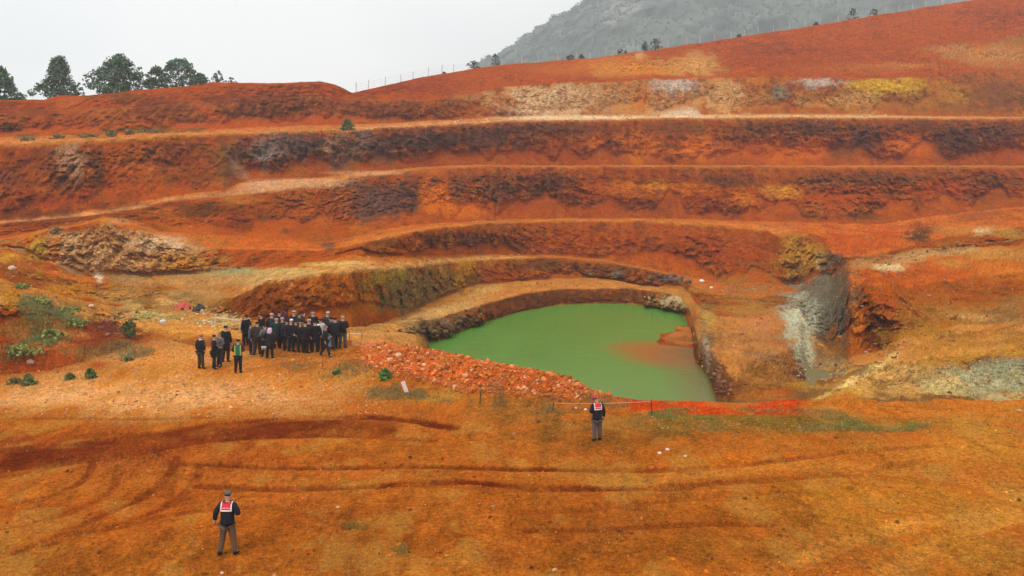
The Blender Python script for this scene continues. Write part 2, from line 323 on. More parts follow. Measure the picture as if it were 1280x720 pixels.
GZ = GZ + bt*(0.10+0.16*rock+0.22*np.maximum(fine_rock, -0.3))*np.where(SG == 2, np.clip(1-TT*3, 0, 1), np.clip((1-TT)*30, 0, 1))

# tyre ruts pressed into the apron
tracks = []   # (points in the picture plane of the level apron, half width m, depth, strength)
def trk(pts, hw=0.22, dep=0.03, s=1.0, ease=True):
    p = np.array(pts, float)
    if len(p) > 2:
        tt = np.linspace(0, len(p)-1, (len(p)-1)*8+1)
        # Catmull-Rom
        q = np.vstack([2*p[0]-p[1], p, 2*p[-1]-p[-2]]); out = []
        for t in tt:
            i = min(int(t), len(p)-2); u = t-i
            a, b, c, d_ = q[i], q[i+1], q[i+2], q[i+3]
            out.append(0.5*((2*b)+(c-a)*u+(2*a-5*b+4*c-d_)*u*u+(3*b-a-3*c+d_)*u**3))
        p = np.array(out)
    tracks.append(([gpt(*v) for v in p], hw*1.15, dep*1.5, s))
trk([(-60,566),(80,556),(200,540),(300,526),(420,520.5),(500,523),(565,534)], 0.34, 0.07, 1.0)
trk([(-60,592),(60,582),(170,566),(270,551),(400,543),(480,545),(538,551)], 0.26, 0.06, 0.85)
trk([(-60,580),(60,570),(180,553),(280,540),(380,533),(460,534)], 1.25, 0.02, 0.95)
trk([(-40,525),(120,522),(260,521)], 0.2, 0.03, 0.45)
trk([(-40,600),(40,588),(110,572),(190,566)], 0.25, 0.04, 0.5)
trk([(220,580),(330,584),(480,584),(640,587),(780,587),(880,584),(980,575),(1080,563),(1180,556)], 0.20, 0.055, 1.0)
trk([(250,606),(380,609),(560,604),(700,609),(840,607),(950,600),(1060,590),(1160,574)], 0.22, 0.06, 1.0)
trk([(500,606),(600,611),(730,612),(860,609)], 0.15, 0.03, 0.55)
trk([(20,690),(110,652),(180,620),(215,588),(222,570)], 0.14, 0.04, 0.6)
trk([(60,680),(150,655),(210,630),(245,600),(250,580)], 0.14, 0.04, 0.6)
trk([(-40,640),(60,622),(105,600),(120,572)], 0.14, 0.035, 0.55)
trk([(-20,668),(90,640),(140,612),(150,580)], 0.14, 0.035, 0.5)
trk([(-40,655),(60,660),(120,664),(230,640),(400,625)], 0.16, 0.03, 0.4)
trk([(660,664),(760,661),(880,655),(960,655)], 0.16, 0.04, 0.55)
trk([(650,640),(780,630),(900,618),(1010,612)], 0.22, 0.03, 0.35)
trk([(880,745),(1000,700),(1090,668),(1180,650),(1300,642)], 0.35, 0.04, -0.55)
trk([(1080,740),(1150,690),(1240,655),(1320,640)], 0.35, 0.04, -0.5)
trk([(760,600),(900,588),(1040,582),(1200,600),(1320,640)], 0.55, 0.02, -0.45)
sub = np.where(SEG <= 1)[0]
tx, ty = x_[sub], y_[sub]
wob = 0.12*fbm(tx*0.6, ty*0.6, tx*0, 3, off=13)
TRK = np.zeros(tx.shape); TRKL = np.zeros(tx.shape); rut = np.zeros(tx.shape)
fadeR = 1-0.6*sstep(860, 1080, PX[sub])
for pts, hw, dep, s in tracks:
    dd = segdist(tx, ty, pts) + wob*hw*3
    wgt = sstep(hw*1.25, hw*0.7, dd)*np.clip(0.78+0.9*fbm(tx*0.5, ty*0.5, tx*0, 3, off=hw*50), 0.45, 1.1)
    if s > 0: TRK = np.maximum(TRK, wgt*s*fadeR)
    else: TRKL = np.maximum(TRKL, -wgt*s)
    rut = np.minimum(rut, -dep*sstep(hw*1.3, hw*0.5, dd)) + 0.6*dep*np.exp(-((dd-hw*1.7)/(hw*0.5))**2)*(dep > 0.025)
GZ[sub] = GZ[sub] + rut

# ------------------------------------------------------------------ mineral colours of the ground
x_, y_, z_ = GX.astype(np.float32), GY.astype(np.float32), GZ.astype(np.float32)
wa = fbm(x_*0.28, y_*0.14, z_*0.34, 4, gain=0.6, off=101)
wb = fbm(x_*0.9, y_*0.5, z_*1.0, 4, gain=0.65, off=141)
wd = 1-2*np.abs(fbm(x_*0.85, y_*0.6, z_*0.75, 4, gain=0.65, off=301))
wc = fbm(x_*3.2, y_*2.2, z_*3.2, 3, gain=0.7, off=181)
pxs = np.clip(GY/1108*1.25, 0.02, 0.3)
COLR = np.zeros(PY.shape+(3,))
EF, EA = 1.46, 1.24          # what share of full light a face and a level surface show
def alb(c, e): return np.minimum(lin(c)/e, 0.72)
base_seg = {0:((170,92,30),EA),1:((166,88,28),EA),2:((150,80,30),EA),3:((120,80,40),EA),4:((120,80,40),EA),5:((125,62,28),EF),6:((178,112,52),EA),7:((172,78,20),EF),
            8:((180,92,30),EA),9:((184,76,12),EF),10:((188,92,32),EA),11:((178,70,12),EF),12:((190,105,48),EA),13:((170,66,14),EF),14:((192,105,55),EA),15:((176,84,34),EF),16:((170,70,26),EF),17:((140,70,35),EA)}
for s, (c, e) in base_seg.items(): COLR[SEG == s] = alb(c, e)
EE = np.where(face > 0, EF, EA)
def paint(cx, cy, rx, ry, c, s=0.85, ang=0.0, rough=1.5, soft=0.45, mask=None, e=None):
    R = max(rx, ry)*1.7
    ci = np.where((xc > cx-R) & (xc < cx+R))[0]
    if len(ci) == 0: return
    sl_ = slice(ci[0], ci[-1]+1)
    px, py = PX[:, sl_], PY[:, sl_]
    a = math.radians(ang); dx = px-cx; dy = py-cy
    u = (dx*math.cos(a)+dy*math.sin(a))/rx; v = (-dx*math.sin(a)+dy*math.cos(a))/ry
    dd = np.sqrt(u*u+v*v) + rough*(0.55*wa[:, sl_]+0.55*wb[:, sl_]+0.35*wc[:, sl_])
    wgt = s*sstep(1.0+soft*0.5, 1.0-soft, dd)*np.clip(0.92+0.9*wc[:, sl_], 0.3, 1.08)
    if mask is not None: wgt = wgt*mask[:, sl_]
    ci_ = alb(c, EF)[None, None]*(face[:, sl_, None]) + alb(c, EA)[None, None]*(1-face[:, sl_, None])
    COLR[:, sl_] = COLR[:, sl_]*(1-wgt[..., None]) + ci_*wgt[..., None]
def segmask(*names):
    m = np.zeros(PY.shape, np.float32)
    for n in names: m[SEG == (segid[n] if n in segid else n)] = 1
    return m
far = (SG >= 5).astype(np.float32); fg = (SG <= 1).astype(np.float32); mid = ((SG >= 2) & (SG <= 9)).astype(np.float32)
fgm = (SG <= 9).astype(np.float32)
mF = segmask('S','CF'); mE = segmask('CE'); mD = segmask('CD'); mC = segmask('CC'); mB = segmask('CB'); mA = segmask('A')
# broad variation of every face: dark manganese, orange and gold
def veil(c, wgt, m):
    wgt = (wgt*m)[..., None]
    cc = alb(c, EF)*face[..., None] + alb(c, EA)*(1-face[..., None])
    COLR[:] = COLR*(1-wgt)+cc*wgt
veil((198,134,68), 0.95*((SG >= 3) & (SG <= 5)), sstep(540, 520, PX))
facem = face*(SG < 16)*(1-((SG == segid['A'])*sstep(540, 520, PX)))
veil((96,44,20), 0.6*sstep(0.12, 0.42, wa), facem)
veil((206,104,22), 0.7*sstep(0.04, 0.36, -wa), facem)
veil((96,54,34), 0.45*sstep(0.15, 0.45, wb-0.1*wa), facem*(0.35+0.65*rockm))
streak = fbm(x_*1.1, y_*0.25, z_*0.16, 4, gain=0.6, off=261)
veil((88,44,24), 0.55*sstep(0.12, 0.42, streak+0.3*wc), facem)
veil((204,112,44), 0.45*sstep(0.12, 0.42, -streak+0.3*wc), facem*(0.4+0.6*rockm))
veil((78,50,40), 0.6*sstep(0.22, 0.42, wc+0.5*wb), facem*(0.2+0.8*rockm))
veil((206,140,88), 0.5*sstep(0.26, 0.46, -wc+0.5*wb), facem*(0.1+0.9*rockm))
# seams and broken blocks in the rock, bright earth on the talus
veil((84,46,28), 0.6*sstep(0.74, 0.95, wd), facem*(0.1+0.9*rockm))
veil((208,122,50), 0.5*sstep(0.0, -0.5, wd-0.4*wb), facem*(0.1+0.8*rockm))
veil((172,76,20), 0.55*np.clip(0.6+wa+wb, 0, 1), facem*(1-steep))
# ---- upper left hill
P = paint
for a in [(60,150,60,14,(165,68,26)),(100,163,120,9,(186,74,24)),(250,156,130,8,(190,76,26)),(380,150,70,9,(186,74,26)),(330,124,110,9,(118,52,34)),(200,136,50,14,(128,56,32)),
          (40,140,40,10,(140,62,36)),(150,120,50,6,(140,72,38)),(330,140,60,9,(122,54,34)),(415,125,22,14,(138,52,28)),(260,140,24,7,(196,84,34),.7,30),(85,130,22,12,(182,86,38)),(170,163,70,4,(112,84,36),.75),(35,172,16,4,(104,86,36),.8),(110,169,30,4,(110,86,36),.7),(245,163,20,3,(112,80,38),.7)]:
    P(*a, mask=mF*1.0 if a[1] < 150 else far)
# ---- wall E (third face from the top), left to right
for a in [(30,210,40,26,(132,52,24)),(90,203,22,26,(176,136,98),.9),(72,226,15,13,(76,50,34)),(124,212,10,28,(84,52,38)),(15,228,22,12,(116,60,48),.7),(170,205,42,24,(186,86,30)),(235,198,36,26,(128,50,26)),
          (286,198,24,26,(116,84,50)),(345,186,40,22,(122,106,94),.9),(374,178,42,13,(92,72,66)),(330,196,12,16,(150,136,120),.7),(432,188,30,24,(128,98,72)),(300,212,8,18,(196,140,100),.7,-35),(376,210,24,10,(186,92,40),.8),(410,185,5,12,(196,140,100),.7),
          (458,175,16,14,(120,104,94),.7),(520,176,44,16,(82,58,54),.9),(600,172,56,14,(90,60,52),.85),(480,188,16,20,(96,64,54)),(560,200,50,9,(178,74,22)),(700,192,70,14,(160,62,20)),(690,162,90,8,(96,56,40),.8),(800,182,26,22,(208,100,22),.9),(872,186,34,18,(206,98,22),.9),
          (745,180,12,18,(190,84,22),.7),(840,160,40,10,(120,62,34),.7),(930,190,60,14,(196,84,20)),(1000,186,44,18,(198,80,20)),(1012,160,40,10,(92,56,46),.85),(1085,172,30,18,(96,58,46),.85),(1050,190,20,12,(112,64,46),.6),(1135,180,40,16,(190,76,20)),(1195,176,34,22,(88,56,46),.85),(1250,165,40,12,(98,58,44),.8),(1260,195,34,12,(176,70,24)),(950,160,30,9,(100,58,44),.7),(1140,158,40,7,(110,60,42),.7)]:
    P(*a, mask=mE)
P(60,250,70,12,(150,52,18),.7,mask=far); P(180,240,60,10,(186,78,24),.7,mask=far); P(60,272,60,12,(116,50,34),.7,mask=far)
# ---- bench D and wall D
for a in [(380,229,80,7,(208,150,100),.9),(330,233,34,8,(204,146,104),.9),(460,216,60,3,(200,142,92),.9)]: P(*a, mask=far, rough=.3)
for a in [(470,252,48,26,(98,68,60),.95),(515,245,14,26,(90,62,54),.8),(545,244,20,26,(212,92,20),.95),(575,262,30,12,(200,84,22)),(570,235,10,16,(120,70,48)),(620,236,34,14,(112,64,44)),(690,232,40,14,(108,62,42)),(650,255,40,10,(168,70,26)),(740,240,40,14,(186,78,22)),(825,236,80,14,(198,98,30),.8),(800,255,70,8,(150,64,24)),
          (905,226,40,8,(112,62,42)),(880,250,40,9,(172,72,20)),(978,238,20,10,(210,122,36),.9),(932,250,16,8,(206,116,34)),(1080,224,90,8,(118,60,38),.8),(1070,245,60,12,(186,72,18)),(1180,235,60,12,(180,68,18)),(1250,228,40,8,(120,62,38),.7),(1240,250,50,8,(150,70,26)),
          (330,262,50,14,(150,66,24)),(240,262,28,9,(112,62,30)),(330,292,50,16,(184,78,22),.8),(400,270,22,26,(156,66,28)),(262,258,16,8,(96,60,40)),(200,265,34,10,(184,92,32)),(300,250,26,6,(190,104,44),.8),(290,280,26,14,(150,58,18)),(400,300,30,10,(170,82,28)),(150,262,24,7,(176,84,32)),(330,272,8,6,(88,60,44),.7),(356,290,7,5,(96,60,44),.7),(410,308,8,6,(96,70,60),.7)]:
    P(*a, mask=segmask('CD','TE','TD','CC'))
# ---- ochre wall on the left
for a in [(150,318,130,34,(172,112,52),.85),(45,326,13,36,(184,124,34),.95,8),(68,322,12,32,(206,96,24),.95,8),(100,318,24,30,(146,104,66),.9),(88,292,30,8,(196,150,96),.8),(205,302,26,10,(216,172,128),.85),(215,326,52,14,(192,116,44),.9),(142,300,10,14,(194,120,44)),(122,344,6,15,(228,204,166),.9,-20),(128,322,8,12,(206,180,140),.6),(245,318,16,14,(188,112,62),.7),(150,276,20,6,(204,146,92),.7),(130,285,8,14,(206,120,34),.7),(24,312,12,8,(150,70,30)),(12,322,14,6,(204,140,44),.8)]:
    P(*a, mask=segmask('TC','CC','CB','TD','CD'))
for a in [(92,362,44,13,(200,122,46),.9),(150,368,40,12,(196,140,74),.85),(205,378,70,14,(186,140,76),.9),(185,391,44,12,(190,164,92),.9),(282,397,30,8,(196,170,104),.8),(160,405,40,10,(204,140,66),.8),(240,415,50,10,(206,134,62),.9),(186,374,18,8,(140,84,32),.9),(215,386,22,5,(160,96,44),.8)]:
    P(*a, mask=mid)
for a in [(290,342,110,9,(166,132,80),.95),(288,338,44,5,(150,144,92),.8),(160,348,30,9,(150,112,66),.9),(250,352,90,8,(174,128,72),.9),(420,330,44,4,(206,164,92),.95),(360,338,40,4,(184,150,86),.9),(240,368,60,9,(172,128,72),.9)]:
    P(*a, mask=far, rough=.4)
# ---- wall B behind the crowd, to the right over the lake
for a in [(330,378,46,20,(138,62,20),.9),(420,372,50,32,(176,88,26),.9),(462,372,12,30,(190,108,30),.8),(520,362,56,32,(134,108,60),.95),(480,345,20,10,(164,124,50)),(560,345,22,12,(150,104,46)),(580,338,13,24,(192,124,38),.9),(594,352,10,13,(128,92,50),.9),(502,340,6,10,(176,140,40),.8),(680,330,48,8,(108,58,32),.9),(755,336,54,8,(112,58,32),.9),(640,346,36,10,(192,84,22)),(737,341,7,8,(128,112,84),.9),(771,345,9,9,(134,120,92),.9),(830,346,18,6,(82,54,40),.85),(710,345,50,5,(184,84,28),.8)]:
    P(*a, mask=mB)
# ---- wall C
for a in [(540,300,18,10,(104,58,40)),(590,300,28,12,(110,62,42)),(482,304,26,7,(120,62,30)),(500,312,30,6,(188,88,28)),(640,303,40,6,(130,62,26),.6),(720,298,90,14,(178,74,18),.7),(870,312,90,24,(162,60,14),.8),(830,290,60,7,(184,76,18)),(940,330,40,14,(166,62,16),.7),(560,312,40,5,(196,92,34),.7)]:
    P(*a, mask=mC)
for a in [(900,352,70,7,(176,84,34),.8),(860,360,36,8,(180,112,54),.9),(930,362,30,6,(150,96,50),.8)]: P(*a, mask=far)
# ---- ramp beside the lake, wall A
for a in [(540,394,80,9,(192,146,82),.95,-18),(470,410,40,8,(190,138,74),.9),(606,366,26,8,(188,146,78),.9,-20),(590,385,10,4,(196,160,100),.7)]: P(*a, mask=segmask('TB','W','BED','CB')*1.0 if a[0] > 9999 else segmask('TB','W','BED'), rough=.3)
for a in [(700,372,104,13,(104,48,26),.9),(630,386,36,10,(126,58,30),.8),(555,405,36,14,(150,118,76),.9),(575,402,16,8,(84,60,44),.8),(838,378,36,10,(178,140,80),.95),(845,372,16,4,(214,190,140),.7),(880,377,12,8,(110,62,36),.8)]: P(*a, mask=mA)
P(540,408,30,12,(132,104,66),.9,mask=segmask('A','W','TB'))
# ---- rock shelf right of the lake
for a in [(945,430,60,70,(168,110,60),.9),(950,402,36,16,(190,116,66),.9),(940,385,34,9,(184,124,62),.8),(882,400,14,24,(150,116,62),.8),(886,398,10,10,(186,150,64),.7),(950,470,50,22,(158,98,46),.8),(955,445,30,8,(142,100,64),.5),(985,408,12,5,(172,70,28),.8),(865,400,14,10,(180,100,50),.8),(960,492,40,8,(176,96,44),.8),(975,432,18,5,(186,104,68),.7),(880,420,14,20,(160,112,62),.7)]:
    P(*a, mask=mid)
P(890,455,12,40,(112,82,58),.9,-14,mask=mid); P(905,478,10,24,(112,56,34),.7,-10,mask=mid); P(884,440,5,16,(178,160,132),.6,-10,mask=mid)
# ---- gully and mound on the right
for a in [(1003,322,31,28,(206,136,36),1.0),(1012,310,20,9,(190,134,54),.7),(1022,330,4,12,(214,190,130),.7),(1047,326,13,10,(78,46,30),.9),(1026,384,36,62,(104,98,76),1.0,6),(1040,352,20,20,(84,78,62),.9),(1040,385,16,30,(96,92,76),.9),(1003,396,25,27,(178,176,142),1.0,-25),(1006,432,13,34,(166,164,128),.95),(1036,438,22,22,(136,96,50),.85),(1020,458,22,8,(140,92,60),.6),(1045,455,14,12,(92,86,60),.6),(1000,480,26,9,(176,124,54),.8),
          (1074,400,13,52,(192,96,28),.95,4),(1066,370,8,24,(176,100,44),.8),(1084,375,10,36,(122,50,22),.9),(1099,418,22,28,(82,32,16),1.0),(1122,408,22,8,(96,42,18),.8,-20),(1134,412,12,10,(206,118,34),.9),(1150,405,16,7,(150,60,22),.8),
          (1150,345,90,24,(180,80,28),.9),(1115,375,50,20,(182,82,30),.85),(1160,318,100,8,(190,146,88),.95,-8),(1116,334,20,5,(222,198,140),.95),(1190,330,26,6,(196,130,60),.7),(1090,326,30,5,(178,122,72),.8),(1240,318,50,9,(180,130,66),.8),(1250,340,40,12,(196,108,40),.8),(1240,355,40,8,(176,84,34),.7),(1200,395,90,26,(168,110,54),.85),(1190,370,70,10,(174,88,36),.8),(1215,394,34,4,(204,160,92),.7),(1262,385,34,16,(144,104,58),.7),(1220,372,34,7,(150,72,30),.6),(1160,420,60,18,(172,114,46),.85),(1240,430,50,12,(172,112,48),.8),
          (1085,478,70,22,(196,142,58),1.0,-24),(1078,470,56,4,(216,176,92),.9,-28),(1120,470,34,18,(196,140,60),.85),(1105,478,14,10,(136,96,40),.7),(1060,462,18,9,(140,84,40),.8,-26),(1235,478,54,20,(166,164,112),.95),(1185,478,30,16,(184,166,98),.85),(1250,456,40,12,(146,146,108),.8),(1245,486,26,5,(140,132,90),.6),(1160,490,30,8,(196,156,78),.8),(1180,452,34,7,(196,136,56),.8),(1266,497,40,5,(200,160,84),.8)]:
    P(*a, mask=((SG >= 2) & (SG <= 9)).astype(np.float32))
for a in [(1070,300,70,16,(178,72,22),.8),(1080,271,36,5,(112,54,30),.9),(1010,270,40,5,(150,66,26),.7),(1148,292,20,11,(72,46,32),.95),(1200,288,30,8,(182,116,54),.8),(1228,290,16,5,(220,180,120),.8),(1230,268,50,9,(150,76,30),.7),(1262,290,26,6,(196,150,76),.7),(1110,285,40,6,(186,76,22),.7)]:
    P(*a, mask=segmask('TD','CD','CC'))
# ---- top right: pale band and red slope
for a in [(690,124,56,16,(210,160,104),.95),(668,140,44,8,(226,190,150),.9),(640,120,24,14,(196,112,56),.7),(640,108,10,5,(216,150,90),.6),(735,118,26,14,(190,130,80),.8),(775,124,28,16,(202,134,66),.85),(806,122,14,22,(192,92,30),.85),(843,108,24,9,(214,190,170),.6),(830,140,30,8,(214,170,120),.8),(860,138,12,6,(236,214,188),.9),(845,125,22,9,(170,104,70),.7),(905,122,30,20,(214,158,92),.9),(950,125,20,16,(190,108,50)),(975,118,13,8,(140,126,98),.8),(1028,104,22,6,(200,180,158),.6),(1010,122,24,10,(200,120,60),.8),(1060,128,40,8,(206,138,72),.8),(1108,108,46,11,(208,146,34),.95),(1080,120,30,8,(214,160,90),.7),(1085,140,20,4,(196,120,60)),(1140,130,50,12,(168,96,36),.8),(1190,120,34,16,(180,112,40),.8),(1250,118,44,22,(124,70,40),.85),(1210,136,60,8,(136,78,38),.7)]:
    P(*a, mask=segmask('CF','TF'))
for a in [(520,108,90,12,(150,58,36),.8),(500,136,60,10,(122,62,46),.8),(620,100,50,10,(176,76,36),.8),(560,138,60,6,(184,84,36),.8),(455,135,30,12,(128,56,38),.7),(590,118,30,10,(166,80,48),.6)]: P(*a, mask=mF)
for a in [(790,82,70,13,(202,110,46),.9),(872,80,26,15,(208,152,84),.9),(830,88,50,8,(212,128,56),.7),(760,90,30,7,(206,140,76),.7),(800,70,8,5,(220,170,110),.8),(700,88,50,7,(188,96,44),.7),(1000,70,160,22,(158,64,30),.7),(1080,86,80,7,(182,90,44),.7),(1240,68,60,15,(184,116,62),.85),(1190,62,40,6,(196,130,76),.6),(1130,82,50,4,(190,120,66),.6),(1150,40,120,14,(172,72,28),.7),(960,60,50,8,(134,58,32),.6),(1240,20,60,14,(152,62,28),.7),(1270,52,20,8,(150,110,50),.5)]:
    P(*a, mask=segmask('S'))
P(150,312,125,32,(214,160,102),.8,mask=segmask('CC')); P(205,304,40,9,(226,184,138),.7,mask=segmask('CC')); P(45,322,16,34,(200,140,40),.7,mask=segmask('CC')); P(230,326,50,12,(206,128,50),.6,mask=segmask('CC'))
P(1003,322,32,28,(206,140,62),.8,mask=segmask('CC'))
P(770,124,175,26,(212,146,84),.75,mask=segmask('CF')); P(690,124,66,20,(228,186,134),.9,mask=segmask('CF')); P(843,108,30,10,(212,190,172),.75,mask=segmask('CF'),rough=2.2); P(905,122,34,20,(222,166,98),.85,mask=segmask('CF')); P(1028,104,30,7,(200,180,158),.75,mask=segmask('CF'),rough=2.2); P(1108,108,50,11,(216,156,38),.9,mask=segmask('CF')); P(975,118,14,9,(140,126,98),.7,mask=segmask('CF')); P(800,125,12,18,(196,92,28),.7,mask=segmask('CF')); P(1060,128,50,8,(212,146,78),.7,mask=segmask('CF'))
P(790,84,80,12,(210,118,50),.8,mask=segmask('S')); P(866,82,34,14,(212,148,80),.75,mask=segmask('S'),rough=2.2); P(1240,70,60,14,(190,124,68),.6,mask=segmask('S'))
for a in ((545,246,20,26),(572,264,30,9),(800,182,28,20),(872,188,36,14),(745,182,12,16),(828,236,60,10),(1000,190,40,12),(1135,182,36,12),(930,250,20,8)): P(*a,(222,106,22),.7,mask=segmask('CE','CD'))
for a in ((978,240,22,9),(820,232,30,7)): P(*a,(226,138,44),.75,mask=segmask('CD'))
for a in ((190,205,40,14),(60,225,40,20),(250,200,30,26)): P(*a,(172,84,34),.5,mask=segmask('CE'))
for a in ((330,300,50,12),(395,270,20,20),(240,285,40,12)): P(*a,(196,92,26),.6,mask=far)
for a in ((260,262,40,10),(300,280,20,10),(150,260,60,8),(30,270,40,14)): P(*a,(104,48,24),.65,mask=far)
# white and pale debris along the foot of the top face
ctf = (SG == segid['TF'])*1.0
P(1130,474,120,26,(204,152,82),.9,mask=mid); P(1225,440,80,11,(190,126,56),.95,mask=mid); P(1240,474,56,20,(174,168,124),.95,mask=mid); P(1180,484,36,12,(196,178,116),.8,mask=mid); P(1078,468,60,4,(228,190,112),.95,-28,mask=mid); P(1100,482,16,10,(150,106,46),.7,-28,mask=mid); P(1050,478,50,3,(150,100,48),.7,-28,mask=mid); P(1252,458,30,7,(140,140,104),.7,mask=mid)
P(1032,376,36,54,(106,100,80),.9,6,mask=fgm); P(1002,398,24,30,(196,190,156),.95,-25,mask=mid); P(1006,442,12,26,(184,178,142),.9,mask=mid)
P(20,402,52,26,(146,54,20),1.0,mask=mid); P(75,452,90,15,(156,60,24),1.0,mask=fgm*(PY < 470)); P(150,426,34,10,(132,54,28),.9,mask=mid); P(120,418,30,22,(136,50,24),.9,mask=mid)
P(720,147,110,4,(238,206,160),.9,mask=far*((SG==segid['TF'])|((SG==segid['CF'])&(TT<.22))),rough=.5); P(960,146,200,4,(222,168,108),.85,mask=far*((SG==segid['TF'])|((SG==segid['CF'])&(TT<.10))),rough=.5); P(852,144,36,5,(232,204,168),.8,mask=segmask('TF','CF'),rough=1.6)
# bench edges: a rim of loose pale earth
rimdef = {'CE':((0,440,(196,128,66)),(440,1500,(204,150,92))),'CD':((0,500,(196,140,88)),(500,1500,(186,104,48))),'CC':((430,990,(202,120,56)),),'CB':((300,660,(206,160,92)),(660,880,(180,100,46))),'A':((590,820,(200,120,58)),)}
nxt = {'CE':'TF','CD':'TE','CC':'TD','CB':'TC','A':'TB'}
for n, lst in rimdef.items():
    m1 = ((SG == segid[n])*sstep(0.93, 1.0, TT) + (SG == segid[nxt[n]])*sstep(0.9, 0.2, TT))*np.clip(0.7+0.8*wb, 0.1, 1)
    for x0, x1, c in lst:
        veil(c, 0.75*m1*sstep(x0-15, x0+15, PX)*sstep(x1+15, x1-15, PX), np.ones(PY.shape))
# steep tops of the faces: a darker brown band right under the rim
for n in ('CE','CC','CD'):
    veil((104,52,32), 0.35*(SG == segid[n])*sstep(0.55, 0.8, TT)*sstep(0.99, 0.93, TT)*np.clip(0.5+wb*1.4, 0, 1), (PX > 440)*1.0)
# ---- left mound
for a in [(60,430,120,46,(156,66,24),.9),(20,400,44,26,(160,64,22),.9),(130,425,50,26,(132,58,32),.85),(90,450,70,14,(160,72,28),.8),(130,405,16,14,(112,52,40),.8),(15,375,14,12,(196,122,40),.85),(35,352,30,6,(160,72,30),.8),(130,440,60,10,(140,100,50),.8),(160,450,40,10,(196,128,70),.8),(170,428,36,8,(150,76,40),.7),(60,330,20,10,(150,60,26),.7),(20,335,30,10,(166,80,36),.8),(75,385,40,16,(140,112,62),.75),(45,410,40,12,(128,104,52),.6)]:
    P(*a, mask=((SG >= 1) & (SG <= 8)).astype(np.float32)*((PY < 470)))
# ---- apron
for a in [(160,490,220,30,(208,134,64),.9),(330,478,120,26,(206,122,52),.85),(60,500,120,14,(212,142,72),.7),(220,455,80,20,(210,130,60),.9),(300,450,60,14,(202,112,50),.8),(400,452,70,16,(178,104,44),.8),(440,470,60,10,(186,120,52),.8),(420,465,50,10,(160,112,50),.6),(480,520,140,24,(184,94,34),.7),(300,600,300,30,(176,92,34),.6),(150,496,270,24,(222,160,98),.8),(250,440,90,18,(216,146,82),.7),(120,640,200,40,(156,72,20),.7),(120,560,260,26,(150,62,18),.75),(60,700,200,30,(140,76,24),.6),(600,565,200,24,(158,84,26),.7),(760,540,160,22,(142,84,30),.85),(640,515,90,14,(146,92,40),.7),(540,497,60,9,(166,118,54),.8),(960,528,200,16,(120,92,36),.9),(880,518,70,6,(110,104,38),.6),(1110,532,60,7,(104,96,36),.7),(1230,520,90,16,(184,118,44),.85),(1200,560,120,30,(196,124,46),.85),(960,575,130,16,(196,104,28),.75),(1100,620,180,24,(186,112,32),.8),(1000,640,200,24,(164,96,30),.7),(1200,690,120,30,(170,112,42),.8),(1130,650,170,40,(180,112,38),.6),(1250,640,60,40,(182,118,48),.7),(760,660,220,40,(150,76,22),.7),(480,690,260,40,(146,76,22),.7),(860,690,160,24,(140,78,24),.7),(350,650,160,30,(158,78,22),.6),(1260,600,60,20,(176,112,44),.6)]:
    P(*a, mask=fg, soft=.8)
# ---- red earth ledge along the lip over the lake
ledge = np.interp(PX, [700,760,800,860,960,1010,1060,1120,1290],[494,504,515,518,520,521,521,522,522])
lm = sstep(1.5, -2.0, PY-ledge+3*wb)*(SG <= 2)
veil((192,62,14), 0.95*lm*sstep(740, 800, PX)*sstep(1030, 985, PX), np.ones(PY.shape))
veil((188,104,34), 0.85*lm*sstep(990, 1030, PX), np.ones(PY.shape))
veil((196,92,34), 0.8*lm*sstep(715, 745, PX)*sstep(800, 770, PX), np.ones(PY.shape))
# ---- berm
veil((216,92,40), 0.9*np.clip(bt*1.5, 0, 1)*np.clip(0.9+0.8*wb, 0, 1), np.ones(PY.shape))
veil((170,60,24), 0.6*np.clip(bt*1.5, 0, 1)*sstep(0.05, 0.4, wc), np.ones(PY.shape))
veil((200,140,84), 0.6*((SG == 2) & (PX > 440) & (PX < 770)), np.ones(PY.shape)*sstep(560, 500, PX))
# lake bed
veil((96,100,44), 0.9*((GZ < -4.1)*1.0), np.ones(PY.shape))
# tracks
cdark = alb((108,40,12), EA); clight = alb((206,140,64), EA)
COLR[sub] = COLR[sub]*(1-0.92*TRK[..., None]) + cdark*0.92*TRK[..., None]
COLR[sub] = COLR[sub]*(1-0.6*TRKL[..., None]) + clight*0.6*TRKL[..., None]
veil((92,54,34), 0.33*sstep(0.78, 0.96, wd), facem*rockm)
# grain: streaks, clods, grit
gr = 1 + 0.20*wa + 0.40*wb + 0.34*wc + 0.12*rng.normal(size=PY.shape)
gr = np.where(face > 0, 1+(gr-1)*(0.9+0.9*rockm), 1+(gr-1)*1.15)
hue = 0.18*fbm(x_*0.5, y_*0.4, z_*0.7, 3, off=222)
COLR = COLR*np.clip(gr, 0.35, 1.9)[..., None]
COLR[..., 1] *= 1+hue*0.9; COLR[..., 2] *= 1+hue*1.6
dry = fg*sstep(0.1, 0.4, fbm(x_*0.7, y_*0.45, z_*0, 4, off=331))*0.45
dry = dry*(1-np.pad(TRK, ((0, NR-len(sub)), (0, 0))))
COLR = COLR*(1-dry[..., None]) + (alb((178,122,56), EA)[None, None])*dry[..., None]
ws = (sstep(0.15, 0.05, COLR[..., 2]/np.maximum(COLR[..., 0], 1e-4)))[..., None]       # iron-rich earth only
COLR = np.clip(COLR*(1-ws+ws*np.where(face[..., None] > 0, np.array([1.0, 1.12, 0.62]), np.array([0.97, 1.03, 0.80]))), 0.002, 0.8)

V = np.stack([GX, GY, GZ], -1).reshape(-1, 3)
idx = np.arange(NR*NC).reshape(NR, NC)
FC = np.stack([idx[:-1, :-1], idx[:-1, 1:], idx[1:, 1:], idx[1:, :-1]], -1).reshape(-1, 4)
ground = make_mesh('ground', V, FC, M_earth, None, True, COLR.reshape(-1, 3)); tag(ground, kind='structure')

